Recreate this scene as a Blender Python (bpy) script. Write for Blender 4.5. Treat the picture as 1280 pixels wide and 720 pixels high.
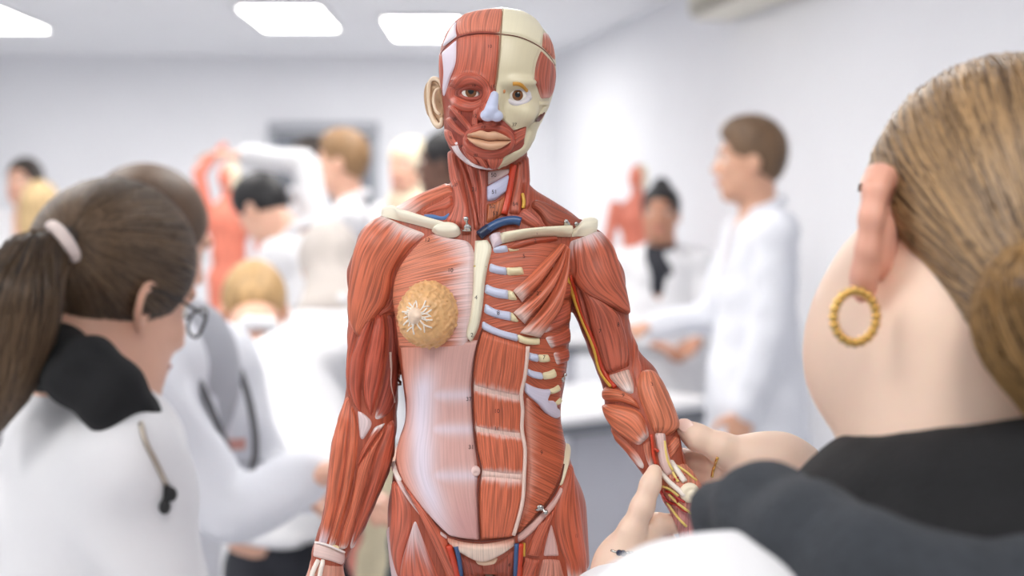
import bpy, math, random
import numpy as np
from mathutils import Vector, Matrix
from mathutils.bvhtree import BVHTree

for o in list(bpy.data.objects):
    bpy.data.objects.remove(o)
SC = bpy.context.scene
COL = SC.collection
random.seed(4)
RNG = np.random.default_rng(7)

# ------------------------------------------------------------------ camera
CAMZ, FPX, HOR = 1.45, 50.0 / 36.0 * 1280.0, 280.0     # eye height, focal length in px, horizon row
cam = bpy.data.cameras.new('camera')
cam.lens, cam.sensor_width, cam.sensor_fit = 50.0, 36.0, 'HORIZONTAL'
cam.shift_y = (HOR - 360.0) / 1280.0
cam.clip_start = 0.05
cam.dof.use_dof = True
cam.dof.focus_distance = 0.985
cam.dof.aperture_fstop = 4.6
cam_o = bpy.data.objects.new('camera', cam)
cam_o.location = (0, 0, CAMZ)
cam_o.rotation_euler = (math.pi / 2, 0, 0)
COL.objects.link(cam_o)
SC.camera = cam_o

# ------------------------------------------------------------------ light
world = bpy.data.worlds.new('overcast_sky')
SC.world = world
world.use_nodes = True
bg = world.node_tree.nodes['Background']
bg.inputs[0].default_value = (0.97, 0.975, 1.0, 1)
bg.inputs[1].default_value = 0.62
SC.view_settings.view_transform = 'Standard'
SC.view_settings.look = 'None'
SC.view_settings.gamma = 1.0
SC.view_settings.use_curve_mapping = False
SC.view_settings.exposure = -0.06
SC.cycles.use_denoising = True
SC.cycles.max_bounces = 8
SC.cycles.diffuse_bounces = 5
PANEL_POWER = 19.0


# ------------------------------------------------------------------ helpers
def lin(c):
    c = np.asarray(c, float) / 255.0
    return np.where(c <= 0.04045, c / 12.92, ((c + 0.055) / 1.055) ** 2.4)


def P(px, py, Y):
    return np.array([(px - 640.0) / FPX * Y, Y, CAMZ + (HOR - py) / FPX * Y])


MATS = {}


def mat(name, col=(200, 200, 200), rough=0.5, metal=0.0, noise=0.0, nscale=30.0, bump=0.0, bscale=60.0,
        sss=0.0, trans=0.0, emit=0.0, spec=0.5, coat=0.0, stretch=None, sheen=0.0):
    if name in MATS:
        return MATS[name]
    m = bpy.data.materials.new(name)
    m.use_nodes = True
    nt = m.node_tree
    b = nt.nodes['Principled BSDF']
    c = list(lin(col)) + [1]
    b.inputs['Base Color'].default_value = c
    b.inputs['Roughness'].default_value = rough
    b.inputs['Metallic'].default_value = metal
    b.inputs['Specular IOR Level'].default_value = spec
    b.inputs['Coat Weight'].default_value = coat
    b.inputs['Sheen Weight'].default_value = sheen
    if sss:
        b.inputs['Subsurface Weight'].default_value = sss
        b.inputs['Subsurface Radius'].default_value = (0.012, 0.004, 0.002)
        b.inputs['Subsurface Scale'].default_value = 0.6
    if trans:
        b.inputs['Transmission Weight'].default_value = trans
    if emit:
        b.inputs['Emission Color'].default_value = c
        b.inputs['Emission Strength'].default_value = emit
    tc = nt.nodes.new('ShaderNodeTexCoord')
    src = tc.outputs['Object']
    if stretch:
        mp = nt.nodes.new('ShaderNodeMapping')
        mp.inputs['Scale'].default_value = stretch
        nt.links.new(src, mp.inputs['Vector'])
        src = mp.outputs['Vector']
    n = nt.nodes.new('ShaderNodeTexNoise')
    n.inputs['Scale'].default_value = nscale
    n.inputs['Detail'].default_value = 4
    nt.links.new(src, n.inputs['Vector'])
    r = nt.nodes.new('ShaderNodeMapRange')
    r.inputs['From Min'].default_value = 0.25
    r.inputs['From Max'].default_value = 0.75
    r.inputs['To Min'].default_value = 1 - max(noise, 0.02)
    r.inputs['To Max'].default_value = 1 + max(noise, 0.02)
    nt.links.new(n.outputs['Fac'], r.inputs['Value'])
    vm = nt.nodes.new('ShaderNodeVectorMath')
    vm.operation = 'SCALE'
    vm.inputs[0].default_value = c[:3]
    nt.links.new(r.outputs['Result'], vm.inputs['Scale'])
    nt.links.new(vm.outputs['Vector'], b.inputs['Base Color'])
    if bump:
        n2 = nt.nodes.new('ShaderNodeTexNoise')
        n2.inputs['Scale'].default_value = bscale
        n2.inputs['Detail'].default_value = 3
        nt.links.new(src, n2.inputs['Vector'])
        bp = nt.nodes.new('ShaderNodeBump')
        bp.inputs['Strength'].default_value = bump
        bp.inputs['Distance'].default_value = 0.004
        nt.links.new(n2.outputs['Fac'], bp.inputs['Height'])
        nt.links.new(bp.outputs['Normal'], b.inputs['Normal'])
    MATS[name] = m
    return m


def fibre_mat(name, rough=0.42, freq=0.60, amp=0.42, bump=0.6):
    """painted plastic: colour from the mesh's own paint attribute, fine fibres running along its UV"""
    m = bpy.data.materials.new(name)
    m.use_nodes = True
    nt = m.node_tree
    b = nt.nodes['Principled BSDF']
    at = nt.nodes.new('ShaderNodeAttribute')
    at.attribute_name = 'paint'
    uv = nt.nodes.new('ShaderNodeUVMap')
    mp = nt.nodes.new('ShaderNodeMapping')
    mp.inputs['Scale'].default_value = (freq, 0.016, 1)
    nt.links.new(uv.outputs['UV'], mp.inputs['Vector'])
    n = nt.nodes.new('ShaderNodeTexNoise')
    n.inputs['Scale'].default_value = 1.0
    n.inputs['Detail'].default_value = 1.5
    n.inputs['Distortion'].default_value = 0.15
    nt.links.new(mp.outputs['Vector'], n.inputs['Vector'])
    cr = nt.nodes.new('ShaderNodeMapRange')
    cr.inputs['From Min'].default_value = 0.36
    cr.inputs['From Max'].default_value = 0.60
    cr.inputs['To Min'].default_value = 1 - amp
    cr.inputs['To Max'].default_value = 1.10
    nt.links.new(n.outputs['Fac'], cr.inputs['Value'])
    mx = nt.nodes.new('ShaderNodeMix')
    mx.data_type = 'FLOAT'
    mx.inputs['A'].default_value = 1.0
    nt.links.new(at.outputs['Alpha'], mx.inputs['Factor'])
    nt.links.new(cr.outputs['Result'], mx.inputs['B'])
    vm = nt.nodes.new('ShaderNodeVectorMath')
    vm.operation = 'SCALE'
    nt.links.new(at.outputs['Color'], vm.inputs[0])
    nt.links.new(mx.outputs['Result'], vm.inputs['Scale'])
    nt.links.new(vm.outputs['Vector'], b.inputs['Base Color'])
    bp = nt.nodes.new('ShaderNodeBump')
    bp.inputs['Distance'].default_value = 0.0012
    ms = nt.nodes.new('ShaderNodeMath')
    ms.operation = 'MULTIPLY'
    ms.inputs[1].default_value = bump
    nt.links.new(at.outputs['Alpha'], ms.inputs[0])
    nt.links.new(ms.outputs['Value'], bp.inputs['Strength'])
    nt.links.new(n.outputs['Fac'], bp.inputs['Height'])
    nt.links.new(bp.outputs['Normal'], b.inputs['Normal'])
    b.inputs['Roughness'].default_value = rough
    b.inputs['Specular IOR Level'].default_value = 0.45
    return m


def vcol_mat(name, rough=0.45, spec=0.4, sheen=0.0):
    m = bpy.data.materials.new(name)
    m.use_nodes = True
    nt = m.node_tree
    b = nt.nodes['Principled BSDF']
    at = nt.nodes.new('ShaderNodeAttribute')
    at.attribute_name = 'paint'
    nt.links.new(at.outputs['Color'], b.inputs['Base Color'])
    b.inputs['Roughness'].default_value = rough
    b.inputs['Specular IOR Level'].default_value = spec
    return m


def empty(name, label, cat, loc, group=None):
    o = bpy.data.objects.new(name, None)
    o.empty_display_size = 0.05
    COL.objects.link(o)
    o.location = loc
    o['label'] = label
    o['category'] = cat
    if group:
        o['group'] = group
    return o


def origin(parent):
    l = np.zeros(3)
    while parent is not None:
        l = l + np.array(parent.location)
        parent = parent.parent
    return l


def mesh_obj(name, v, f, m, parent=None, smooth=True, uv=None, paint=None, kind=None, loc=None):
    """v: world coordinates (n,3); f: (k,4) or (k,3) index array or list of lists"""
    v = np.asarray(v, float)
    base = origin(parent)
    own = np.zeros(3) if loc is None else np.asarray(loc, float) - base
    me = bpy.data.meshes.new(name)
    vv = (v - base - own).astype(np.float32)
    if isinstance(f, np.ndarray):
        n, k = f.shape
        me.vertices.add(len(vv))
        me.vertices.foreach_set('co', vv.ravel())
        me.loops.add(n * k)
        me.loops.foreach_set('vertex_index', f.astype(np.int32).ravel())
        me.polygons.add(n)
        me.polygons.foreach_set('loop_start', np.arange(0, n * k, k, dtype=np.int32))
        me.update(calc_edges=True)
    else:
        me.from_pydata(vv.tolist(), [], f)
    if smooth:
        me.polygons.foreach_set('use_smooth', np.ones(len(me.polygons), bool))
    if uv is not None:
        l = me.uv_layers.new(name='UVMap')
        li = np.empty(len(me.loops), np.int32)
        me.loops.foreach_get('vertex_index', li)
        l.data.foreach_set('uv', np.asarray(uv, np.float32)[li].ravel())
    if paint is not None:
        a = me.color_attributes.new('paint', 'FLOAT_COLOR', 'POINT')
        a.data.foreach_set('color', np.asarray(paint, np.float32).ravel())
    me.materials.append(m)
    me.validate()
    o = bpy.data.objects.new(name, me)
    COL.objects.link(o)
    o.location = own
    if parent is not None:
        o.parent = parent
    if kind:
        o['kind'] = kind
    return o


def tag(o, label, cat, group=None):
    o['label'] = label
    o['category'] = cat
    if group:
        o['group'] = group
    return o


def rotz(a):
    c, s = math.cos(a), math.sin(a)
    return np.array([[c, -s, 0], [s, c, 0], [0, 0, 1.0]])


def rotx(a):
    c, s = math.cos(a), math.sin(a)
    return np.array([[1.0, 0, 0], [0, c, -s], [0, s, c]])


def roty(a):
    c, s = math.cos(a), math.sin(a)
    return np.array([[c, 0, s], [0, 1.0, 0], [-s, 0, c]])


# --- implicit shapes meshed with surface nets
class Field:
    def __init__(self, lo, hi, h):
        self.h = h
        self.lo = np.asarray(lo, float) - 2 * h
        n = np.ceil((np.asarray(hi, float) + 2 * h - self.lo) / h).astype(int) + 1
        self.ax = [(self.lo[i] + h * np.arange(n[i])).astype(np.float32) for i in range(3)]
        self.F = np.full(n, 1.0, np.float32) * 1e3

    def sl(self, lo, hi):
        r = []
        for i in range(3):
            a = int(np.searchsorted(self.ax[i], lo[i]))
            b = int(np.searchsorted(self.ax[i], hi[i]))
            r.append(slice(a, max(b, a)))
        return tuple(r)

    def apply(self, d, s, op, k):
        F = self.F[s]
        if op == '-':
            d = -d
            if k > 0:
                hh = np.maximum(k - np.abs(F - d), 0) / k
                self.F[s] = np.maximum(F, d) + hh * hh * k * 0.25
            else:
                self.F[s] = np.maximum(F, d)
        else:
            if k > 0:
                hh = np.maximum(k - np.abs(F - d), 0) / k
                self.F[s] = np.minimum(F, d) - hh * hh * k * 0.25
            else:
                self.F[s] = np.minimum(F, d)

    def grid(self, s):
        return (self.ax[0][s[0]][:, None, None], self.ax[1][s[1]][None, :, None], self.ax[2][s[2]][None, None, :])

    def prim(self, p):
        t, k, op = p['t'], p['k'], p['op']
        mg = max(k * 1.2, 4 * self.h) + 0.25 * k
        if t == 'e':
            c, r = p['c'], p['r']
            R = p['R']
            ext = np.abs(R) @ r if R is not None else r
            s = self.sl(c - ext - mg, c + ext + mg)
            X, Y, Z = self.grid(s)
            if X.size * Y.size * Z.size == 0:
                return
            x, y, z = X - c[0], Y - c[1], Z - c[2]
            if R is not None:
                q = [R[0, i] * x + R[1, i] * y + R[2, i] * z for i in range(3)]
            else:
                q = [x, y, z]
            k0 = np.sqrt((q[0] / r[0]) ** 2 + (q[1] / r[1]) ** 2 + (q[2] / r[2]) ** 2)
            k1 = np.sqrt((q[0] / r[0] ** 2) ** 2 + (q[1] / r[1] ** 2) ** 2 + (q[2] / r[2] ** 2) ** 2)
            d = k0 * (k0 - 1) / np.maximum(k1, 1e-6)
        elif t == 'c':
            a, b, ra, rb = p['a'], p['b'], p['ra'], p['rb']
            rm = max(ra, rb)
            s = self.sl(np.minimum(a, b) - rm - mg, np.maximum(a, b) + rm + mg)
            X, Y, Z = self.grid(s)
            if X.size * Y.size * Z.size == 0:
                return
            ba = b - a
            L2 = max(float(ba @ ba), 1e-12)
            u = ((X - a[0]) * ba[0] + (Y - a[1]) * ba[1] + (Z - a[2]) * ba[2]) / L2
            u = np.clip(u, 0, 1)
            d = np.sqrt((X - a[0] - u * ba[0]) ** 2 + (Y - a[1] - u * ba[1]) ** 2 + (Z - a[2] - u * ba[2]) ** 2) - (ra + (rb - ra) * u)
        elif t == 'l':      # loft along z: rows (z, xl, xr, yf, yb), superellipse exponent n
            rows = p['rows']
            z0, z1 = rows[0][0], rows[-1][0]
            A = np.array(rows, float)
            s = self.sl((A[:, 1].min() - mg, A[:, 3].min() - mg, z0 - mg), (A[:, 2].max() + mg, A[:, 4].max() + mg, z1 + mg))
            X, Y, Z = self.grid(s)
            zz = self.ax[2][s[2]].astype(float)
            zc = np.clip(zz, z0, z1)
            cs = [crom(A[:, 0], A[:, i], zc) for i in range(1, 5)]
            cx, rx = (cs[0] + cs[1]) / 2, np.maximum((cs[1] - cs[0]) / 2, 1e-4)
            cy, ry = (cs[2] + cs[3]) / 2, np.maximum((cs[3] - cs[2]) / 2, 1e-4)
            g = lambda q: q.astype(np.float32)[None, None, :]
            n = p.get('n', 2.3)
            e = (np.abs((X - g(cx)) / g(rx)) ** n + np.abs((Y - g(cy)) / g(ry)) ** n) ** (1.0 / n)
            d = (e - 1) * np.minimum(g(rx), g(ry))
            over = np.maximum(g(z0 - zz), g(zz - z1))
            d = np.where(over > 0, np.sqrt(np.maximum(d, 0) ** 2 + over ** 2) + np.minimum(d, 0) * 0, d)
        elif t == 'h':      # half space n.x < o
            n, o = p['n'], p['o']
            s = tuple(slice(None) for _ in range(3))
            X, Y, Z = self.grid(s)
            d = n[0] * X + n[1] * Y + n[2] * Z - o
        self.apply(d.astype(np.float32), s, op, k)

    def mesh(self):
        F, h = self.F, self.h
        ins = F < 0
        n0, n1, n2 = F.shape
        cnt = np.zeros((n0 - 1, n1 - 1, n2 - 1), np.int8)
        for i in (0, 1):
            for j in (0, 1):
                for k in (0, 1):
                    cnt += ins[i:n0 - 1 + i, j:n1 - 1 + j, k:n2 - 1 + k]
        act = (cnt > 0) & (cnt < 8)
        idx = np.argwhere(act)
        ids = np.full(act.shape, -1, np.int32)
        ids[act] = np.arange(len(idx))
        acc = np.zeros((len(idx), 3))
        num = np.zeros(len(idx))
        cor = {}
        for i in (0, 1):
            for j in (0, 1):
                for k in (0, 1):
                    cor[(i, j, k)] = F[idx[:, 0] + i, idx[:, 1] + j, idx[:, 2] + k].astype(float)
        for a in cor:
            for ax in range(3):
                if a[ax] == 0:
                    b = tuple(1 if q == ax else a[q] for q in range(3))
                    fa, fb = cor[a], cor[b]
                    m = (fa < 0) != (fb < 0)
                    t = np.where(m, fa / np.where(m, fa - fb, 1), 0)
                    pt = np.array(a, float)[None, :].repeat(len(idx), 0)
                    pt[:, ax] += t
                    acc += pt * m[:, None]
                    num += m
        v = self.lo + h * (idx + acc / num[:, None])
        quads = []
        for ax in range(3):
            b1, b2 = (ax + 1) % 3, (ax + 2) % 3
            s0 = [slice(None)] * 3
            s1 = [slice(None)] * 3
            s0[ax], s1[ax] = slice(0, -1), slice(1, None)
            e = ins[tuple(s0)] != ins[tuple(s1)]
            w = np.argwhere(e)
            ok = (w[:, b1] > 0) & (w[:, b2] > 0) & (w[:, b1] < F.shape[b1] - 1) & (w[:, b2] < F.shape[b2] - 1)
            w = w[ok]
            if not len(w):
                continue
            fl = ins[w[:, 0], w[:, 1], w[:, 2]]
            q = []
            for d1, d2 in ((-1, -1), (0, -1), (0, 0), (-1, 0)):
                c = w.copy()
                c[:, b1] += d1
                c[:, b2] += d2
                q.append(ids[c[:, 0], c[:, 1], c[:, 2]])
            q = np.stack(q, 1)
            q[~fl] = q[~fl][:, ::-1]
            quads.append(q)
        return v, np.concatenate(quads)


def crom(xs, ys, x):
    """monotone-ish cubic interpolation"""
    xs, ys = np.asarray(xs, float), np.asarray(ys, float)
    d = np.gradient(ys, xs) if len(xs) > 2 else np.full(len(xs), (ys[-1] - ys[0]) / (xs[-1] - xs[0]))
    i = np.clip(np.searchsorted(xs, x) - 1, 0, len(xs) - 2)
    hh = xs[i + 1] - xs[i]
    t = (x - xs[i]) / hh
    return ((2 * t ** 3 - 3 * t ** 2 + 1) * ys[i] + (t ** 3 - 2 * t ** 2 + t) * hh * d[i]
            + (-2 * t ** 3 + 3 * t ** 2) * ys[i + 1] + (t ** 3 - t ** 2) * hh * d[i + 1])


def E(c, r, R=None, k=0.02, op='+'):
    r = np.asarray(r, float) if np.ndim(r) else np.full(3, float(r))
    return dict(t='e', c=np.asarray(c, float), r=r, R=R, k=k, op=op)


def C(a, b, ra, rb=None, k=0.02, op='+'):
    return dict(t='c', a=np.asarray(a, float), b=np.asarray(b, float), ra=ra, rb=ra if rb is None else rb, k=k, op=op)


def H(n, o, k=0.0, op='-'):
    return dict(t='h', n=np.asarray(n, float), o=o, k=k, op=op)


def chain(pts, radii, k=0.02, op='+'):
    return [C(pts[i], pts[i + 1], radii[i], radii[i + 1], k, op) for i in range(len(pts) - 1)]


def bounds(prims):
    lo, hi = np.full(3, 1e9), np.full(3, -1e9)
    for p in prims:
        if p['op'] == '-':
            continue
        if p['t'] == 'e':
            e = np.abs(p['R']) @ p['r'] if p['R'] is not None else p['r']
            a, b = p['c'] - e, p['c'] + e
        elif p['t'] == 'c':
            m = max(p['ra'], p['rb'])
            a, b = np.minimum(p['a'], p['b']) - m, np.maximum(p['a'], p['b']) + m
        elif p['t'] == 'l':
            A = np.array(p['rows'], float)
            a = np.array([A[:, 1].min(), A[:, 3].min(), A[0, 0]])
            b = np.array([A[:, 2].max(), A[:, 4].max(), A[-1, 0]])
        else:
            continue
        lo, hi = np.minimum(lo, a - p['k'] * 0.3), np.maximum(hi, b + p['k'] * 0.3)
    return lo, hi


def solid(prims, h, disp=None):
    lo, hi = bounds(prims)
    fd = Field(lo - 0.004, hi + 0.004, h)
    for p in prims:
        fd.prim(p)
    if disp is not None:
        X, Y, Z = fd.grid(tuple(slice(None) for _ in range(3)))
        fd.F += disp(X, Y, Z).astype(np.float32)
    return fd.mesh()


def blob(name, prims, h, m, parent=None, disp=None, **kw):
    v, f = solid(prims, h, disp)
    return mesh_obj(name, v, f, m, parent, **kw)


# --- plain solids
def box(name, c, s, m, parent=None, rz=0.0, bevel=0.0, **kw):
    """box of size s centred on c"""
    h = np.asarray(s, float) / 2
    b = min(bevel, h.min() * 0.9)
    v, f = [], []
    if b <= 0:
        for z in (-1, 1):
            for y in (-1, 1):
                for x in (-1, 1):
                    v.append((x * h[0], y * h[1], z * h[2]))
        f = [[0, 2, 3, 1], [4, 5, 7, 6], [0, 1, 5, 4], [2, 6, 7, 3], [0, 4, 6, 2], [1, 3, 7, 5]]
    else:
        ring = []
        for (z, o) in ((-h[2], b), (-h[2] + b, 0), (h[2] - b, 0), (h[2], b)):
            a, d = h[0] - o, h[1] - o
            q = b
            ring.append([(a - q, -d, z), (a, -d + q, z), (a, d - q, z), (a - q, d, z), (-a + q, d, z), (-a, d - q, z), (-a, -d + q, z), (-a + q, -d, z)])
        for r in ring:
            v += r
        for i in range(3):
            for j in range(8):
                f.append([i * 8 + j, i * 8 + (j + 1) % 8, (i + 1) * 8 + (j + 1) % 8, (i + 1) * 8 + j])
        f.append(list(range(7, -1, -1)))
        f.append(list(range(24, 32)))
    v = np.array(v, float) @ rotz(rz).T + np.asarray(c, float)
    return mesh_obj(name, v, f, m, parent, smooth=False, **kw)


def tube_mesh(pts, rad, n=8, sub=4, closed=False):
    pts = np.asarray(pts, float)
    rad = np.full(len(pts), float(rad)) if np.ndim(rad) == 0 else np.asarray(rad, float)
    if sub > 1 and len(pts) > 2:
        if closed:
            pts = np.vstack([pts, pts[:1]])
            rad = np.append(rad, rad[0])
        pts, rad = cr_line(pts, (len(pts) - 1) * sub + 1, closed), np.interp(np.linspace(0, 1, (len(pts) - 1) * sub + 1), np.linspace(0, 1, len(rad)), rad)
        if closed:
            pts, rad = pts[:-1], rad[:-1]
    m = len(pts)
    T = np.roll(pts, -1, 0) - np.roll(pts, 1, 0) if closed else np.gradient(pts, axis=0)
    T /= np.linalg.norm(T, axis=1)[:, None] + 1e-12
    ref = np.array([0, -1.0, 0.13])
    if np.abs(T @ ref).mean() > 0.8:
        ref = np.array([1.0, 0.1, 0])
    A = np.cross(T, ref)
    A /= np.linalg.norm(A, axis=1)[:, None] + 1e-12
    B = np.cross(T, A)
    th = np.linspace(0, 2 * math.pi, n, endpoint=False)
    v = pts[:, None, :] + rad[:, None, None] * (A[:, None, :] * np.cos(th)[None, :, None] + B[:, None, :] * np.sin(th)[None, :, None])
    v = v.reshape(-1, 3)
    f = []
    for i in range(m if closed else m - 1):
        for j in range(n):
            a, b = i * n + j, i * n + (j + 1) % n
            c, d = ((i + 1) % m) * n + (j + 1) % n, ((i + 1) % m) * n + j
            f.append([a, d, c, b])
    if not closed:
        f.append(list(range(n)))
        f.append(list(range((m - 1) * n, m * n))[::-1])
    return v, f


def tube(name, pts, rad, m, parent=None, n=8, sub=4, closed=False, **kw):
    v, f = tube_mesh(pts, rad, n, sub, closed)
    return mesh_obj(name, v, f, m, parent, **kw)


def cr_line(pts, n, closed=False):
    """Catmull-Rom through pts, n samples evenly spaced in arc length"""
    p = np.asarray(pts, float)
    if len(p) == 2:
        return p[0] + (p[1] - p[0]) * np.linspace(0, 1, n)[:, None]
    if closed and np.allclose(p[0], p[-1]):
        e0, e1 = p[-2], p[1]
    else:
        e0, e1 = 2 * p[0] - p[1], 2 * p[-1] - p[-2]
    q = np.vstack([e0, p, e1])
    out = []
    m = 16
    for i in range(1, len(q) - 2):
        t = np.linspace(0, 1, m, endpoint=False)[:, None]
        a, b, c, d = q[i - 1], q[i], q[i + 1], q[i + 2]
        out.append(0.5 * ((2 * b) + (c - a) * t + (2 * a - 5 * b + 4 * c - d) * t ** 2 + (-a + 3 * b - 3 * c + d) * t ** 3))
    out = np.vstack(out + [p[-1:]])
    L = np.concatenate([[0], np.cumsum(np.linalg.norm(np.diff(out, axis=0), axis=1))])
    s = np.linspace(0, L[-1], n)
    return np.stack([np.interp(s, L, out[:, i]) for i in range(out.shape[1])], 1)


# ------------------------------------------------------------------ the room
def structure(o):
    o['kind'] = 'structure'
    return o


M_wall = mat('painted_wall', (232, 233, 237), 0.85, noise=0.015, nscale=2, bump=0.04, bscale=150)
M_ceil = mat('ceiling_paint', (232, 233, 236), 0.9, noise=0.015, nscale=3)
M_floor = mat('vinyl_floor', (212, 213, 217), 0.45, noise=0.04, nscale=40)
M_white = mat('white_laminate', (236, 236, 238), 0.35)
M_greyp = mat('grey_panel', (196, 197, 206), 0.5)
M_dgrey = mat('dark_grey_metal', (116, 119, 126), 0.45, metal=0.3)
CEIL = 2.70
BACKY = 10.6
cor = np.array([0.30, BACKY])
rdir = np.array([0.56, -2.52]) / math.hypot(0.56, 2.52)
rend = cor + rdir * 13.5


def slab(name, a, b, z0, z1, th, m):
    """upright wall slab from a to b (plan points), thickened to its right side"""
    a, b = np.asarray(a, float), np.asarray(b, float)
    d = (b - a) / np.linalg.norm(b - a)
    n = np.array([d[1], -d[0]]) * th
    q = [a, b, b + n, a + n]
    v = [(*p, z0) for p in q] + [(*p, z1) for p in q]
    f = [[0, 3, 2, 1], [4, 5, 6, 7], [0, 1, 5, 4], [1, 2, 6, 5], [2, 3, 7, 6], [3, 0, 4, 7]]
    return structure(mesh_obj(name, v, f, m, smooth=False))


slab('wall_back', cor + [0.08, 0.0], (-6.5, BACKY), 0, CEIL, 0.15, M_wall)
slab('wall_right', rend, cor, 0, CEIL, 0.15, M_wall)
slab('wall_left', (-6.4, BACKY), (-6.4, -2.6), 0, CEIL, 0.15, M_wall)
structure(box('floor', (-1.4, 4.0, -0.05), (10.4, 13.6, 0.1), M_floor))
structure(box('ceiling', (-1.4, 4.0, CEIL + 0.05), (10.4, 13.6, 0.1), M_ceil))
structure(box('baseboard_back', (-3.1, BACKY - 0.008, 0.05), (6.6, 0.016, 0.1), M_greyp))

# the grey door in the back wall
dx = (405 - 640) / FPX * BACKY
dr = structure(box('door_1', (dx, BACKY - 0.02, 1.06), (0.715, 0.04, 2.13), mat('door_grey', (118, 122, 130), 0.5)))
M_frame = mat('door_frame_grey', (168, 171, 178), 0.5)
box('door_frame', (dx - 0.385, BACKY - 0.025, 1.08), (0.05, 0.05, 2.16), M_frame, dr)
box('door_frame', (dx + 0.385, BACKY - 0.025, 1.08), (0.05, 0.05, 2.16), M_frame, dr)
box('door_frame', (dx, BACKY - 0.025, 2.18), (0.82, 0.05, 0.05), M_frame, dr)
box('door_handle', (dx + 0.29, BACKY - 0.06, 1.03), (0.12, 0.02, 0.02), M_dgrey, dr, bevel=0.006)

# ceiling light panels: three in view, unseen ones overhead, one added for the foreground
M_lamp = mat('lamp_diffuser', (255, 252, 248), 0.5, emit=PANEL_POWER)
M_lframe = mat('lamp_frame', (225, 226, 228), 0.4)


def panel(x, y, label, w=0.46, d=0.95):
    t = empty('ceiling_light', label, 'ceiling light', (x, y, CEIL), 'ceiling light panels')
    for s in (-1, 1):
        box('lamp_frame', (x + s * (w / 2 + 0.015), y, CEIL - 0.012), (0.03, d + 0.06, 0.024), M_lframe, t)
        box('lamp_frame', (x, y + s * (d / 2 + 0.015), CEIL - 0.012), (w, 0.03, 0.024), M_lframe, t)
    box('lamp_diffuser', (x, y, CEIL - 0.009), (w, d, 0.012), M_lamp, t)


panel(-1.33, 8.55, 'bright rectangular ceiling light panel, the middle one of three in view')
panel(-0.545, 9.0, 'bright ceiling light panel nearest the head of the anatomical figure')
panel(-3.17, 8.60, 'bright ceiling light panel cut off by the left edge of the picture')
OVER = 'unseen ceiling light panel overhead, outside the picture'
for px_, py_ in ((-1.6, 5.6), (-3.6, 5.6), (-0.3, 5.5), (-1.3, 2.9), (-3.3, 2.9), (0.0, 3.2), (-1.6, 0.3), (-3.6, 0.3), (0.3, -0.5)):  # last one is added behind the camera to light the foreground
    panel(px_, py_, OVER)

# air-conditioning unit on the right wall
Pac = cor + rdir * 4.2
acn = np.array([rdir[1], -rdir[0]])
if acn @ (np.array([0, 0]) - Pac) < 0:
    acn = -acn
aang = math.atan2(rdir[1], rdir[0])
acl = np.array([*(Pac + acn * 0.13), 2.555])
ac = empty('air_conditioner', 'cream air conditioning unit mounted high on the right wall', 'air conditioner', (acl[0], acl[1], acl[2]))
M_cream = mat('cream_plastic', (226, 222, 208), 0.4)
box('housing', acl, (1.05, 0.24, 0.22), M_cream, ac, rz=aang, bevel=0.03)
for i in range(4):
    q = acl + np.array([*(acn * 0.118), -0.04 - 0.018 * i])
    box('louvre', q, (0.9, 0.02, 0.008), mat('louvre_grey', (150, 146, 134), 0.5), ac, rz=aang)
box('end_cap', acl + np.array([*(rdir * 0.50), 0]), (0.06, 0.245, 0.225), mat('cap_tan', (196, 186, 158), 0.5), ac, rz=aang, bevel=0.02)


# lab benches
def bench(label, c, s, rz, z, cols=M_white, group=None, panelcol=M_greyp):
    t = empty('lab_bench', label, 'bench', (c[0], c[1], 0), group)
    R = rotz(rz)
    at = lambda x, y, zz: np.array([c[0], c[1], 0]) + R @ np.array([x, y, zz])
    box('worktop', at(0, 0, z - 0.014), (s[0], s[1], 0.028), cols, t, rz=rz, bevel=0.004)
    box('apron', at(0, 0, z - 0.048), (s[0] - 0.02, s[1] - 0.02, 0.040), M_dgrey, t, rz=rz)
    for sx in (-1, 1):
        for sy in (-1, 1):
            box('leg', at(sx * (s[0] / 2 - 0.06), sy * (s[1] / 2 - 0.06), (z - 0.068) / 2), (0.05, 0.05, z - 0.068), M_greyp, t, rz=rz)
    box('side_panel', at(s[0] * 0.20, -s[1] / 2 + 0.10, z - 0.30), (s[0] * 0.42, 0.02, 0.44), panelcol, t, rz=rz)
    return t


bench('white lab bench with grey edge behind the right arm of the anatomical figure', (0.265 - 0.637 * 0.33, 4.505 + 0.77 * 0.33), (1.2, 0.66), 0.691, 0.85)
bench('white lab bench under the red figure with a raised arm', (-1.24, 6.2), (0.62, 0.5), 0.0, 0.90)


# ------------------------------------------------------------------ the anatomical figure
D0 = 1.0135                      # distance of the figure's middle plane
K = D0 / FPX                     # metres per photo pixel there
U = lambda u, v, w=0.0: P(u, v, D0 + w * K)


def to_world(v):                 # (u, w, -v) grid coordinates -> world
    return np.stack([(v[:, 0] - 640.0) * K, D0 + v[:, 1] * K, CAMZ + (HOR + v[:, 2]) * K], 1)


def q3(u, v, w=0.0):             # photo pixel and depth (in px) -> grid coordinates
    f = 1.0 + w * K / D0
    return np.array([640.0 + (u - 640.0) * f, w, -(HOR + (v - HOR) * f)], float)


fig = empty('anatomical_figure', 'large muscle anatomy figure with half exposed skull and ribs standing in the middle', 'anatomical model', U(610, 1484, 0))
FM = fibre_mat('painted_muscle')
BM = fibre_mat('painted_bone', rough=0.38, amp=0.06, bump=0.05)

DARK = (112, 46, 36)
RED = (196, 94, 72)
ORA = (206, 104, 74)
BRI = (178, 80, 60)
CRM = (232, 226, 202)
LIL = (222, 208, 216)
BLU = (198, 204, 226)
WHT = (234, 226, 224)
PNK = (214, 150, 136)


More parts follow.
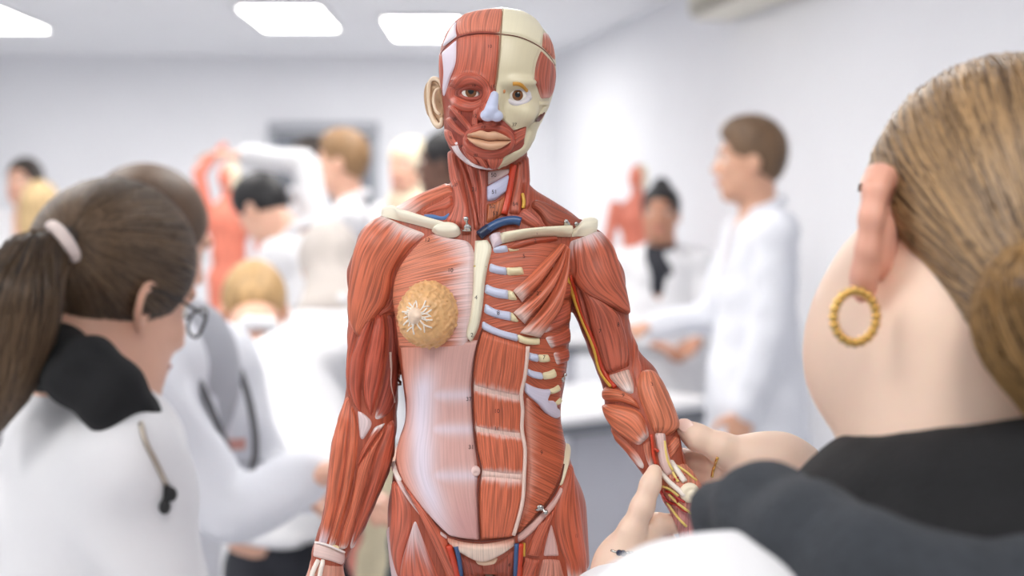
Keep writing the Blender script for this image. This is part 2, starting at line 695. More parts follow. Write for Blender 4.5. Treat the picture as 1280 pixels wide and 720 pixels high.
def rows_l(rows):                # (v, ul, ur, wf, wb) top to bottom -> loft rows in grid coordinates
    return [(-r[0], r[1], r[2], r[3], r[4]) for r in rows][::-1]


def lofty(rows, k, n=2.3):
    return dict(t='l', rows=rows_l(rows), k=k, op='+', n=n)


torso_rows = [
    (236, 556, 666, -30, 40), (250, 525, 690, -34, 44), (265, 500, 712, -42, 50), (285, 487, 724, -52, 56), (310, 487, 724, -62, 62),
    (340, 490, 720, -72, 66), (370, 492, 715, -79, 68), (400, 496, 712, -82, 66), (440, 499, 710, -80, 62),
    (480, 505, 705, -72, 54), (505, 508, 701, -67, 50), (525, 507, 701, -66, 50), (550, 499, 706, -68, 54),
    (575, 495, 713, -71, 60), (600, 491, 720, -73, 66), (640, 488, 727, -73, 72), (680, 488, 732, -66, 72), (705, 490, 734, -52, 66)]
body = [lofty(torso_rows, 6, 2.5)]
body.append(dict(t='l', rows=rows_l([(175, 566, 658, -40, 48), (205, 563, 660, -38, 46), (235, 563, 662, -38, 46), (262, 556, 668, -40, 48)]), k=10, op='+', n=2.1))
# shoulders slopes
body += [C(q3(575, 246, 22), q3(492, 282, 12), 16, 17, k=14), C(q3(652, 262, 22), q3(730, 298, 12), 17, 15, k=14)]
# hanging arm
armL = [((488, 313, 0), 44), ((474, 345, 2), 39), ((467, 385, 4), 31), ((467, 420, 4), 31.5), ((466, 465, 4), 32), ((464.5, 500, 4), 31.5),
        ((459, 530, 2), 35.5), ((453, 560, 0), 37.5), ((449, 582, -3), 36), ((443.5, 603, -6), 33), ((438, 625, -9), 29.5), ((431, 648, -12), 26.5),
        ((420, 672, -15), 22.5), ((412, 690, -18), 20), ((406, 712, -20), 21)]
body += chain([q3(*p) for p, r in armL], [r for p, r in armL], k=7)
# forward arm
armR = [((729, 318, 0), 36), ((744, 350, -2), 36), ((751, 382, -4), 33), ((756, 405, -6), 29), ((763, 430, -9), 27), ((774, 455, -14), 28),
        ((789, 480, -20), 34), ((797, 505, -28), 39), ((804, 527, -36), 38), ((815, 550, -46), 33), ((823, 568, -54), 28), ((830, 582, -60), 25), ((838, 594, -66), 22)]
body += chain([q3(*p) for p, r in armR], [r for p, r in armR], k=7)
# thighs
body += [C(q3(547, 640, 0), q3(550, 790, 4), 59, 57, k=10), C(q3(673, 640, 0), q3(677, 790, 4), 59, 58, k=10)]
body += [C(q3(612, 700, 30), q3(612, 790, 30), 10, 10, k=4, op='-')]
lo, hi = q3(376, 792, -150), q3(880, 170, 110)
fb = Field(np.minimum(lo, hi), np.maximum(lo, hi), 3.0)
for p in body:
    fb.prim(p)
bv, bf = fb.mesh()
bw = to_world(bv)


def paint_of(v, cols, stripe):
    c = np.ones((len(v), 4), np.float32)
    c[:, :3] = cols
    c[:, 3] = stripe
    return c


bcol = np.tile(lin((168, 82, 58)), (len(bv), 1))
body_o = mesh_obj('body_core', bw, bf, FM, fig, uv=np.stack([bv[:, 0], bv[:, 2]], 1), paint=paint_of(bv, bcol, 0.6))
body_o['label'] = 'dark red muscle core of torso, neck and arms'
BODY = BVHTree.FromPolygons(bw.tolist(), bf.tolist())

# lower legs and stand under the picture
low = []
for s, x in ((-1, 552), (1, 676)):
    low += chain([q3(x, 780, 4), q3(x + s * 2, 900, 6), q3(x, 1060, 8), q3(x + s * 2, 1110, 6), q3(x + s * 2, 1200, 16), q3(x, 1330, 20), q3(x, 1440, 20)], [57, 52, 40, 38, 42, 30, 20], k=10)
    low += [C(q3(x, 1455, 22), q3(x + s * 8, 1466, -60), 20, 13, k=12)]
lv, lf = solid(low, 6.0)
mesh_obj('lower_legs', to_world(lv), lf, FM, fig, uv=np.stack([lv[:, 0], lv[:, 2]], 1), paint=paint_of(lv, np.tile(lin(RED), (len(lv), 1)), 0.8))
box('base_plate', U(612, 1492, 0), (0.20, 0.16, 0.016), M_white, fig, bevel=0.004)
tube('support_rod', [U(612, 704, 6), U(612, 1100, 6), U(612, 1490, 6)], 6 * K, mat('ivory_rod', (235, 230, 212), 0.4), fig, n=10, sub=2)

# head -----------------------------------------------------------------
head_rows = [
    (9, 622, 634, 2, 20), (12, 604, 646, -14, 36), (20, 577, 664, -30, 56), (30, 564, 674, -42, 68), (40, 557, 683, -51, 76), (50, 553, 689, -57, 82), (62, 550, 693, -62, 86),
    (78, 548, 695, -66, 88), (95, 549, 695, -68, 88), (110, 551, 693, -66, 84), (122, 552, 690, -63, 78), (134, 554, 686, -62, 68), (148, 555, 679, -63, 54),
    (162, 556, 672, -64, 38), (176, 559, 667, -64, 22), (188, 564, 661, -62, 10), (198, 573, 651, -58, 2), (206, 586, 638, -52, -6), (212, 603, 622, -42, -14)]
hd = [dict(t='l', rows=rows_l(head_rows), k=4, op='+', n=2.25)]
hd += [E(q3(589, 117, -70), (17, 14, 11), k=10, op='-'), E(q3(647, 120, -70), (17, 14, 12), k=10, op='-')]
hd += [E(q3(588, 101, -60), (24, 10, 6), k=8), E(q3(646, 103, -59), (24, 10, 6), k=8)]
hd += [C(q3(618, 116, -62), q3(615, 140, -76), 6, 9, k=10), E(q3(615, 146, -72), (13, 11, 8), k=6)]
hd += [E(q3(611, 175, -62), (28, 13, 17), k=10), E(q3(608, 200, -52), (20, 13, 11), k=8)]
hd += [E(q3(577, 140, -50), (16, 14, 13), k=10), E(q3(655, 142, -50), (16, 14, 13), k=10)]
hd += [E(q3(580, 166, -66), (9, 6, 9), k=10, op='-'), E(q3(651, 168, -66), (9, 8, 9), k=10, op='-')]
fh = Field(q3(540, 222, -110), q3(704, 0, 100), 1.6)
for p in hd:
    fh.prim(p)
hv, hf = fh.mesh()
hw = to_world(hv)
right = 1 / (1 + np.exp(-(hv[:, 0] - 624.0) / 1.5))
hcol = lin((160, 72, 56)) * (1 - right[:, None]) + lin((214, 204, 176)) * right[:, None]
low_face = (hv[:, 2] < -150) & (hv[:, 0] < 655)
hcol[low_face] = lin((150, 66, 52))
head_o = mesh_obj('head_core', hw, hf, FM, fig, uv=np.stack([hv[:, 0], hv[:, 2]], 1), paint=paint_of(hv, hcol, 0.4 * (1 - right)))
HEAD = BVHTree.FromPolygons(hw.tolist(), hf.tolist())
ALLB = {'b': BODY, 'h': HEAD}


def hit(px, py, on):
    """first surface of the core seen through a photo pixel; nearest surface point past the outline"""
    d = Vector(((px - 640.0) / FPX, 1.0, (HOR - py) / FPX)).normalized()
    loc = ALLB[on].ray_cast(Vector((0, 0, CAMZ)), d)[0]
    if loc is None:
        loc = ALLB[on].find_nearest(Vector(P(px, py, D0)))[0]
    return loc


def crom_rows(Q, n):
    """resample rows (m, k, 2) across the first axis to n"""
    m = len(Q)
    if m == 2:
        t = np.linspace(0, 1, n)[:, None, None]
        return Q[0] * (1 - t) + Q[1] * t
    ext = np.concatenate([[2 * Q[0] - Q[1]], Q, [2 * Q[-1] - Q[-2]]])
    out = []
    for s in np.linspace(0, m - 1 - 1e-9, n):
        i = int(s)
        t = s - i
        a, b, c, d = ext[i], ext[i + 1], ext[i + 2], ext[i + 3]
        out.append(0.5 * ((2 * b) + (c - a) * t + (2 * a - 5 * b + 4 * c - d) * t ** 2 + (-a + 3 * b - 3 * c + d) * t ** 3))
    return np.array(out)


def sstep(x):
    x = np.clip(x, 0, 1)
    return x * x * (3 - 2 * x)


def patch(name, curves, col=RED, h=2.0, edge=6.0, bulge=0.0, fib='along', ten=(0, 0), tcol=WHT, stripe=1.0, lift=0.0,
          on='b', res=2.0, closed=False, colf=None, m=None, parent=None, sink=1.6, bands=(), smooth=2, label=None):
    cl = [np.array(c, float) for c in curves]
    if closed:
        cl = [np.vstack([c, c[:1]]) for c in cl]
    Lm = np.mean([np.linalg.norm(np.diff(c, axis=0), axis=1).sum() for c in cl])
    nv = int(np.clip(Lm / res, 6, 220)) + 1
    Q = np.array([cr_line(c, nv, closed) for c in cl])
    Wm = np.mean([np.linalg.norm(Q[i + 1] - Q[i], axis=1) for i in range(len(Q) - 1)], axis=0) * (len(Q) - 1)
    nu = int(np.clip(Wm.max() / res, 5, 160)) + 1
    G = crom_rows(Q, nu)                                   # (nu, nv, 2)
    X = np.empty((nu, nv, 3))
    for i in range(nu):
        for j in range(nv):
            X[i, j] = hit(G[i, j, 0], G[i, j, 1], on)
    for _ in range(smooth):
        Y = X.copy()
        Y[1:-1] += 0.5 * (0.5 * (X[2:] + X[:-2]) - X[1:-1])
        Z = Y.copy()
        Z[:, 1:-1] += 0.5 * (0.5 * (Y[:, 2:] + Y[:, :-2]) - Y[:, 1:-1])
        X = Z
    du, dv = np.gradient(X, axis=0), np.gradient(X, axis=1)
    N = np.cross(du, dv)
    N /= np.linalg.norm(N, axis=2)[:, :, None] + 1e-12
    view = X - np.array([0, 0, CAMZ])
    flip = np.sum(N * view, axis=2).mean() > 0
    if flip:
        N = -N
    uu = np.linspace(0, 1, nu)[:, None] * np.ones((1, nv))
    vv = np.ones((nu, 1)) * np.linspace(0, 1, nv)[None, :]
    du_px = np.minimum(uu, 1 - uu) * Wm[None, :]
    dv_px = np.minimum(vv, 1 - vv) * Lm if not closed else np.full_like(uu, 1e3)
    e = np.sqrt(sstep(du_px / edge) * sstep(dv_px / edge))
    hh = -sink + (h + sink) * e + bulge * np.sin(np.pi * uu) * (np.sqrt(np.sin(np.pi * vv).clip(0)) if not closed else 1) + lift
    X = X + N * (hh * K)[:, :, None]
    ulen = uu * Wm.mean()
    vlen = vv * Lm
    uvx, uvy = (ulen, vlen) if fib == 'along' else (vlen, ulen)
    f01 = vv if fib == 'along' else uu
    s01 = np.round((uvx / 2.5)).astype(int)
    jit = (np.sin(s01 * 12.9898) * 43758.5453) % 1.0
    col = np.asarray(col, float)
    if m is None:
        col = col * 0.86 + 0.14 * np.array([228, 164, 124.0])
    if colf is not None:
        base = np.array([[colf(G[i, j, 0], G[i, j, 1]) for j in range(nv)] for i in range(nu)], float)
    else:
        base = np.ones((nu, nv, 3)) * col
    wgt = np.zeros((nu, nv))
    if ten[0]:
        wgt = np.maximum(wgt, sstep(1 - f01 / (ten[0] * (0.65 + 0.7 * jit))))
    if ten[1]:
        wgt = np.maximum(wgt, sstep(1 - (1 - f01) / (ten[1] * (0.65 + 0.7 * jit))))
    for (bc, bwid) in bands:
        wgt = np.maximum(wgt, sstep(1.3 - np.abs(f01 - bc) / bwid * (0.7 + 0.5 * jit)))
    c = lin(base) * (1 - wgt[..., None]) + lin(tcol) * wgt[..., None]
    pc = np.ones((nu, nv, 4))
    pc[..., :3] = c
    pc[..., 3] = stripe * (1 - 0.6 * wgt)
    idx = np.arange(nu * nv).reshape(nu, nv)
    f = np.stack([idx[:-1, :-1], idx[1:, :-1], idx[1:, 1:], idx[:-1, 1:]], -1).reshape(-1, 4)
    if flip:
        f = f[:, ::-1]
    o = mesh_obj(name, X.reshape(-1, 3), np.ascontiguousarray(f), m or FM, parent or fig,
                 uv=np.stack([uvx.ravel(), uvy.ravel()], 1), paint=pc.reshape(-1, 4))
    if label:
        o['label'] = label
    return o


def bone(name, curves, col=CRM, h=2.5, edge=4, bulge=0.0, **kw):
    return patch(name, curves, col, h=h, edge=edge, bulge=bulge, stripe=kw.pop('stripe', 0.5), m=BM, **kw)


def cord(name, pts, r, m, on='b', lift=0.5, parent=None, n=7):
    q = []
    for (x, y) in cr_line(pts, max(4, int(len(pts) * 4))):
        l = np.array(hit(x, y, on))
        d = l - np.array([0, 0, CAMZ])
        q.append(l - d / np.linalg.norm(d) * (lift * r * K))
    q = np.array(q)
    for _ in range(3):
        q[1:-1] = 0.5 * q[1:-1] + 0.25 * (q[2:] + q[:-2])
    return tube(name, q, r * K, m, parent or fig, n=n, sub=1)


M_nerve = mat('nerve_yellow', (214, 168, 66), 0.4)
M_art = mat('artery_red', (196, 62, 34), 0.35)
M_vein = mat('vein_blue', (52, 84, 130), 0.35)
M_dvein = mat('vein_dark_blue', (30, 44, 74), 0.35)
M_gap = mat('gap_dark', (104, 50, 38), 0.7)
M_steel = mat('pin_steel', (190, 190, 186), 0.25, metal=1.0)
M_linea = mat('linea_ivory', (222, 196, 184), 0.45)

# chest, image left
patch('pectoral_muscle', [[(541, 291), (565, 298), (586, 302), (594, 318), (593, 345), (592, 375), (589, 405), (584, 436)],
                          [(528, 300), (513, 316), (502, 330), (494, 346), (491, 362), (491, 376), (494, 396), (499, 438)]],
      (216, 128, 100), h=5, edge=7, bulge=4, fib='across', ten=(0.42, 0.0), tcol=(228, 204, 204), stripe=1.0)


def fascia_col(x, y):
    base = np.array([212, 166, 158.0])
    mid = 596.0
    t = (mid - x) / 100.0
    left = np.array([222, 150, 128.0])
    base = base + (left - base) * float(sstep((t - 0.52) / 0.4))
    cx = 536 - 6 * math.sin((y - 430) / 240 * math.pi) + max(0, y - 590) * 0.25
    w = math.exp(-((x - cx) / 17.0) ** 2) * float(sstep((y - 438) / 50)) * (1 - 0.5 * float(sstep((y - 610) / 60)))
    for by in (492, 536, 594):
        w = max(w, 0.75 * math.exp(-((y - by) / 9.0) ** 2) * float(sstep((x - 525) / 25)))
    tgt = np.array([224, 212, 224.0])
    dk = np.array([196, 142, 140.0])
    base = base + (dk - base) * 0.55 * float(sstep((y - 600) / 60)) * float(sstep((x - 540) / 40))
    return base + (tgt - base) * w


patch('abdominal_fascia', [[(500, 428), (504, 468), (508.5, 504), (506, 532), (498, 553), (495, 574), (503, 600), (522, 628), (545, 654), (562, 670)],
                           [(552, 428), (549, 470), (549, 505), (549, 535), (547, 560), (547, 585), (551, 612), (560, 640), (572, 660), (582, 674)],
                           [(600, 424), (594, 448), (590, 480), (591, 510), (593, 540), (596, 568), (598, 590), (597, 612), (599, 642), (600, 676)]],
      h=4.0, edge=5, bulge=3, colf=fascia_col, stripe=0.22)

# sternum and rib cage, image right
patch('chest_wall_muscle', [[(612, 306), (608, 340), (604, 370), (602, 400), (598, 420), (630, 432), (655, 440), (655, 480), (656, 500)],
                            [(660, 300), (660, 340), (660, 370), (660, 400), (662, 430), (676, 450), (678, 470), (680, 490), (684, 515)],
                            [(712, 306), (713, 340), (713, 370), (712, 400), (711, 430), (709, 455), (706, 475), (702, 495), (700, 520)]],
      (188, 88, 60), h=1.0, edge=3, fib='across', stripe=0.85)
bone('sternum', [[(594, 301), (592, 330), (591, 360), (588, 390), (583, 410), (582, 420), (588, 427)],
                 [(609, 300), (615, 311), (610, 332), (606, 355), (603, 385), (598, 410), (590, 427)]], h=5, edge=4, bulge=1, lift=2)
bone('sternum_seam', [[(592, 333.4), (608, 334)], [(592, 335), (608, 335.6)]], (196, 170, 70), h=1.0, edge=1, lift=6.6, smooth=0)


def rib(cart, bn):
    bone('rib_cartilage', cart, BLU, h=4, edge=3.5, bulge=2.0, lift=1.0, label='pale blue rib cartilage')
    if bn:
        bone('rib_bone', bn, (228, 216, 176), h=4, edge=3.5, bulge=2.0, lift=1.0)


rib([[(615, 311), (624, 307), (634, 306)], [(617, 317), (626, 317), (636, 315.5)]], [[(634, 309), (642, 312.5), (650, 311)], [(636, 315.5), (642, 315), (650, 313)]])
rib([[(612, 328), (622, 332), (634, 334)], [(610, 340), (620, 343), (634, 345)]], [[(632, 334), (644, 334), (653, 333)], [(633, 345), (645, 345), (656, 344)]])
rib([[(607, 354), (620, 359.5), (636, 362)], [(605, 367), (619, 372.5), (636, 375)]], [[(634, 362), (639, 363), (642, 365)], [(634, 375), (641, 376), (648, 376)]])
rib([[(606, 378), (620, 386), (640, 389.5)], [(604, 391), (617, 397), (639, 402)]], [[(638, 389.5), (641, 391), (643, 394)], [(637, 401.5), (643, 403), (650, 403)]])
rib([[(603, 400), (616, 407.5), (632, 413.5), (648, 417)], [(601, 411), (615, 418), (633, 424), (648, 428)]], [[(646, 416.5), (660, 421), (675, 421)], [(647, 428), (660, 431.5), (675, 431.5)]])
rib([[(660, 439), (666, 441), (673, 442)], [(658, 449), (666, 452), (674, 453)]], [[(671, 442), (679, 442.5), (685, 441.5)], [(672, 453), (681, 453.5), (688, 452)]])
rib([[(658, 459), (667, 463), (678, 465)], [(656.5, 468), (667, 473), (679, 475)]], [[(677, 465), (686, 463), (693, 459)], [(678, 475), (687, 474), (695, 471)]])
bone('costal_margin', [[(656, 477), (668, 483), (681, 486), (688, 485), (682, 494), (684, 500), (693, 500), (692, 508), (698, 510)],
                       [(655, 489), (661, 496), (668, 502), (674, 508), (679, 514), (684, 519), (688, 522), (693, 524), (698, 522)]], (208, 204, 222), h=4, edge=3, bulge=1, lift=1)
bone('rib_bone', [[(684, 486), (691, 484), (698, 479)], [(686, 493), (692, 492), (699, 488)]], (228, 216, 176), h=4, edge=3, lift=1.5)
bone('rib_bone', [[(692, 503), (696, 499), (700, 495)], [(694, 508), (697, 506), (701, 502)]], (228, 216, 176), h=3, edge=2.5, lift=1.5)

# serratus slips
for A, B in (([(690, 330), (700, 322), (712, 318)], [(689, 352), (700, 350), (713, 352)]),
             ([(688, 352), (700, 349), (713, 352)], [(686, 384), (698, 378), (712, 372)]),
             ([(684, 390), (698, 382), (712, 374)], [(677, 418), (695, 413), (712, 404)]),
             ([(679, 421), (697, 415), (712, 406)], [(688, 437), (700, 434), (711, 431)]),
             ([(689, 440), (700, 437), (711, 433)], [(695, 458), (702, 455), (709, 453)])):
    patch('serratus_slip', [A, B], (184, 84, 62), h=3.5, edge=5, bulge=3, fib='along', ten=(0.25, 0), lift=0.5)
# small pectoral, three slips
for A, B in (([(699, 304), (682, 323), (662, 344), (641, 364)], [(706, 307), (690, 333), (672, 358), (652, 378)]),
             ([(703, 305), (688, 338), (666, 368), (641, 391)], [(707, 308), (696, 345), (680, 375), (655, 405)]),
             ([(706, 308), (694, 350), (676, 384), (649, 416)], [(709, 311), (705, 345), (696, 388), (674, 422)])):
    patch('small_pectoral_slip', [A, B], ORA, h=6, edge=5, bulge=4, ten=(0, 0.2), tcol=(222, 190, 180), lift=5)
patch('subclavius_muscle', [[(635, 307), (650, 301), (672, 297), (696, 295)], [(636, 313), (652, 310), (672, 305), (697, 301)]], (176, 78, 56), h=3, edge=3, bulge=2, lift=2)
bone('clavicle_end', [[(611, 297), (616, 292), (625, 291)], [(617, 313), (621, 309), (628, 305)]], (214, 196, 204), h=5, edge=4, lift=4)
bone('clavicle', [[(624, 292), (650, 288), (680, 285), (713, 282)], [(626, 305.5), (645, 301), (675, 296.5), (713, 296.5)]], (232, 224, 196), h=6, edge=5, bulge=5, lift=5, sink=4)
bone('clavicle', [[(715, 282), (730, 280), (741, 281), (746, 286)], [(714, 296.5), (726, 296), (739, 295), (746, 290)]], (236, 230, 208), h=6, edge=5, bulge=5, lift=5, sink=4)
bone('clavicle', [[(476, 268), (492, 264), (512, 266.5), (535, 273), (556, 279), (572, 284)], [(477, 271), (494, 275.5), (518, 281), (540, 287), (556, 290), (572, 291)]], (238, 232, 212), h=6, edge=5, bulge=4, lift=5, sink=4)
bone('clavicle', [[(540, 289), (550, 281), (562, 279), (573, 283), (576, 290)], [(541, 291), (551, 297), (562, 298), (571, 297), (576, 293)]], (238, 232, 212), h=5, edge=5, bulge=4, lift=6, sink=4)

# neck
patch('neck_muscle', [[(562, 186), (563, 206), (566, 232), (567, 254), (560, 270), (553, 279)], [(571, 190), (577, 212), (583, 240), (587, 262), (588, 275), (590, 290)]], (190, 92, 74), h=5, edge=5, bulge=3, lift=1)
patch('neck_muscle', [[(573, 196), (579, 214), (585, 238), (589, 262), (592, 288)], [(580, 203), (587, 222), (592, 245), (597, 268), (601, 290)]], (178, 80, 62), h=4, edge=4, bulge=2)
patch('throat_muscle', [[(581, 203), (588, 225), (594, 250), (598, 280)], [(595, 209), (599, 235), (600, 260), (601, 286)]], (192, 98, 84), h=3, edge=4, bulge=2)
patch('throat_muscle', [[(596, 209), (600, 235), (601, 260), (602, 286)], [(609, 212), (609, 240), (607, 262), (607, 287)]], (196, 104, 90), h=4, edge=4, bulge=2)
bone('larynx_membrane', [[(609, 214), (622, 212), (638, 210)], [(609, 233), (622, 226), (637, 217)]], (206, 180, 176), h=2, edge=3, stripe=0.9)
bone('thyroid_cartilage', [[(608, 233), (622, 225), (637, 217)], [(608, 252), (618, 251), (633, 240)]], (188, 190, 216), h=5, edge=3, bulge=2)
patch('larynx_muscle', [[(608, 254), (619, 252), (634, 242)], [(607, 280), (615, 278), (629, 268)]], (176, 92, 54), h=3, edge=4, bulge=2, fib='across')
patch('neck_muscle', [[(646, 203), (641, 232), (635, 268)], [(653, 199), (653, 232), (652, 270)]], (182, 86, 66), h=4, edge=4, bulge=2)
patch('neck_muscle', [[(652, 199), (653, 232), (654, 266)], [(660, 192), (661, 228), (664, 258)]], (176, 78, 60), h=3, edge=4, bulge=2)
patch('neck_muscle', [[(654, 258), (664, 264), (674, 274), (682, 285)], [(645, 272), (652, 279), (660, 283), (670, 287)]], (182, 92, 78), h=6, edge=6, bulge=4)
patch('trapezius_muscle', [[(664, 254), (669, 250), (690, 258), (715, 271), (738, 282)], [(664, 260), (674, 270), (684, 285), (705, 289), (730, 288)]], (146, 66, 48), h=6, edge=5, bulge=2)
patch('trapezius_muscle', [[(564, 227), (545, 236), (520, 247), (500, 257), (487, 265)], [(567, 241), (551, 248), (532, 258), (518, 268), (505, 270)]], (208, 112, 84), h=5, edge=6, bulge=3, ten=(0, 0.55), tcol=(228, 200, 194))
patch('scalene_muscle', [[(566, 241), (553, 250), (538, 258), (527, 264)], [(567, 256), (558, 262), (545, 265), (531, 268)]], (198, 98, 76), h=3, edge=4, bulge=2)
bone('neck_vein', [[(527, 268), (540, 267), (553, 270), (562, 264)], [(534, 273), (545, 275), (556, 276), (564, 271)]], (80, 118, 170), h=2, edge=3, label='blue neck vein')
cord('carotid_artery', [(642, 206), (638, 228), (635, 248), (630, 268)], 4.5, M_art, lift=0.3)
cord('neck_nerve', [(653, 242), (655, 252), (654, 260)], 2.2, M_nerve, lift=3.0)
cord('jugular_vein', [(599, 294), (604, 290), (611, 285)], 6.0, M_dvein, lift=1.2)
cord('jugular_vein', [(608, 287), (620, 280), (632, 276), (644, 275), (651, 277)], 5.5, M_vein, lift=1.4)

# shoulder and arm, image left
patch('deltoid_muscle', [[(478, 270), (460, 280), (446, 302), (439, 330), (436, 358), (435, 384), (438, 406), (446, 422)],
                         [(505, 281), (490, 298), (474, 322), (464, 350), (458, 374), (453, 394), (450, 410), (450, 422)],
                         [(534, 292), (513, 312), (500, 328), (492, 345), (490, 362), (484, 379), (470, 397), (453, 422)]],
      ORA, h=6, edge=8, bulge=5, ten=(0.16, 0.0), tcol=(232, 214, 210), stripe=1.0)
patch('armpit_muscle', [[(491, 366), (484, 380), (474, 390), (464, 402)], [(497, 392), (492, 392), (482, 393), (470, 402)]], (172, 78, 58), h=2, edge=5, bulge=1)
patch('arm_muscle', [[(435, 396), (436, 425), (434, 460), (434, 492)], [(449, 412), (443, 432), (439, 462), (440, 500)]], (190, 92, 72), h=2, edge=5, bulge=2)
patch('biceps_muscle', [[(460, 394), (450, 416), (441, 444), (438, 474), (441, 500), (449, 516)], [(468, 393), (462, 420), (456, 450), (453, 480), (452, 504), (451, 517)]], (186, 84, 66), h=5, edge=6, bulge=5)
patch('biceps_muscle', [[(468, 393), (462, 420), (456, 450), (453, 480), (456, 504), (463, 520)], [(481, 393), (483, 420), (481, 450), (477, 476), (471, 500), (465, 521)]], (182, 78, 60), h=5, edge=6, bulge=6)
patch('arm_muscle', [[(482, 393), (484, 420), (482, 450), (478, 478), (472, 500), (467, 524)], [(496, 393), (498, 430), (498, 470), (495, 500), (486, 518), (472, 526)]], (158, 68, 56), h=3, edge=6, bulge=2, ten=(0, 0.1))
cord('arm_nerve', [(488, 440), (489, 460), (488, 480), (493, 503)], 1.6, M_linea, lift=3.0)
patch('elbow_tendon', [[(446, 511), (447, 528), (449, 548)], [(457, 518), (466, 530), (454, 552)]], LIL, h=3, edge=5, stripe=0.5)
patch('forearm_muscle', [[(434, 492), (425, 518), (416, 552), (412, 588), (409, 622), (402, 658), (396, 682)], [(438, 500), (436, 530), (433, 565), (428, 602), (420, 640), (408, 684)]], (206, 104, 74), h=4, edge=7, bulge=4, ten=(0, 0.16), tcol=LIL)
patch('forearm_muscle', [[(439, 504), (437, 530), (434, 565), (429, 602), (421, 640), (409, 684)], [(444, 514), (448, 540), (447, 566), (443, 596), (436, 628), (419, 684)]], (202, 100, 70), h=4, edge=6, bulge=3, ten=(0, 0.08))
patch('forearm_muscle', [[(468, 533), (457, 552), (449, 570), (446, 584)], [(484, 527), (472, 543), (460, 562), (448, 582)]], (192, 90, 66), h=3, edge=5, bulge=2, ten=(0.25, 0))
patch('forearm_muscle', [[(446, 585), (442, 610), (435, 640), (426, 668), (422, 688)], [(482, 530), (468, 562), (457, 602), (446, 642), (434, 686)]], (204, 102, 74), h=5, edge=6, bulge=4, ten=(0, 0.1))
patch('forearm_muscle', [[(484, 528), (470, 562), (459, 602), (448, 642), (436, 684)], [(494, 522), (493, 552), (487, 582), (475, 612), (461, 642), (440, 690)]], (190, 88, 66), h=4, edge=7, bulge=3, ten=(0, 0.12))

# shoulder and arm, image right
patch('deltoid_muscle', [[(713, 301), (709, 320), (713, 345), (728, 364), (748, 378), (768, 387), (784, 394)],
                         [(729, 296), (736, 318), (745, 342), (757, 362), (768, 376), (777, 386), (785, 394)],
                         [(746, 289), (760, 301), (770, 322), (778, 348), (783, 370), (786, 384), (786, 394)]],
      (190, 92, 68), h=7, edge=7, bulge=4, ten=(0.17, 0.0), tcol=(228, 210, 210), lift=1)
patch('arm_muscle', [[(711, 330), (716, 352), (727, 392), (741, 432), (751, 466)], [(718, 336), (729, 368), (739, 404), (748, 436), (757, 466)]], (164, 74, 58), h=2, edge=4, bulge=2)
patch('biceps_muscle', [[(722, 352), (728, 368), (736, 400), (744, 428), (751, 450), (758, 468)], [(750, 376), (772, 390), (780, 410), (785, 430), (788, 446), (787, 459)]], (176, 82, 62), h=5, edge=6, bulge=6)
patch('biceps_tendon', [[(758, 469), (765, 478), (775, 487), (782, 493)], [(787, 460), (790, 470), (793, 481), (793, 493)]], (216, 182, 172), h=3, edge=5, ten=(0, 0.6), bulge=2)
patch('arm_muscle', [[(783, 396), (789, 420), (790, 445), (789, 463), (794, 486)], [(786, 396), (796, 428), (800, 450), (804, 462), (800, 486)]], (184, 88, 66), h=2, edge=4, bulge=2)
patch('triceps_muscle', [[(712, 378), (722, 400), (735, 424), (745, 450), (753, 482)], [(722, 384), (731, 408), (742, 432), (749, 456), (757, 482)]], (150, 62, 46), h=1.5, edge=4)
cord('arm_artery', [(712, 345), (721, 372), (731, 400), (741, 424), (748, 441), (752, 458), (759, 472), (769, 484)], 3.0, M_art, lift=0.8)
cord('arm_nerve', [(704, 331), (708, 345), (717, 372), (727, 399), (738, 424), (744, 440), (747, 456), (753, 470), (764, 483)], 2.4, M_nerve, lift=2.2)
patch('forearm_muscle', [[(798, 464), (795, 482), (798, 498), (805, 515), (812, 532), (817, 541)], [(813, 461), (827, 479), (837, 501), (845, 524), (847, 536), (838, 546)]], (212, 120, 88), h=7, edge=8, bulge=7)
patch('forearm_muscle', [[(754, 482), (770, 485), (786, 492), (796, 501)], [(754, 503), (772, 503), (788, 507), (802, 514)]], (206, 110, 78), h=5, edge=6, bulge=4)
patch('forearm_muscle', [[(754, 504), (772, 505), (790, 509), (802, 516), (809, 531), (812, 546)], [(756, 506), (760, 523), (770, 539), (784, 549), (797, 557), (803, 554)]], (210, 114, 82), h=6, edge=7, bulge=5, ten=(0, 0.2))
patch('forearm_muscle', [[(761, 528), (772, 541), (786, 553), (799, 568), (806, 582)], [(757, 524), (766, 545), (780, 563), (795, 580), (804, 588)]], (196, 100, 72), h=3, edge=4, bulge=2, ten=(0, 0.3))
patch('wrist_tendon', [[(802, 556), (806, 570), (812, 586)], [(813, 549), (815, 566), (819, 584)]], (206, 122, 98), h=3, edge=4, bulge=2, ten=(0, 0.5))
patch('wrist_tendon', [[(817, 541), (820, 560), (824, 582), (832, 597)], [(832, 538), (834, 555), (839, 576), (847, 592)]], (222, 196, 196), h=4, edge=5, bulge=2, stripe=0.5)
patch('wrist_tendon', [[(834, 556), (839, 548), (845, 543)], [(838, 576), (844, 566), (848, 556)]], (208, 116, 88), h=4, edge=4, bulge=3)
patch('wrist_tendon', [[(847, 542), (850, 556), (852, 574), (857, 588)], [(855, 547), (858, 560), (859, 576), (864, 590)]], (204, 104, 74), h=3, edge=4, bulge=2)
cord('wrist_artery', [(814, 543), (816, 558), (817, 570), (820, 580)], 2.0, M_art, lift=2.5)
cord('wrist_artery', [(817, 562), (820, 562), (823, 565)], 1.8, M_art, lift=2.8)
M_pnerve = mat('nerve_pale_yellow', (232, 206, 120), 0.4)
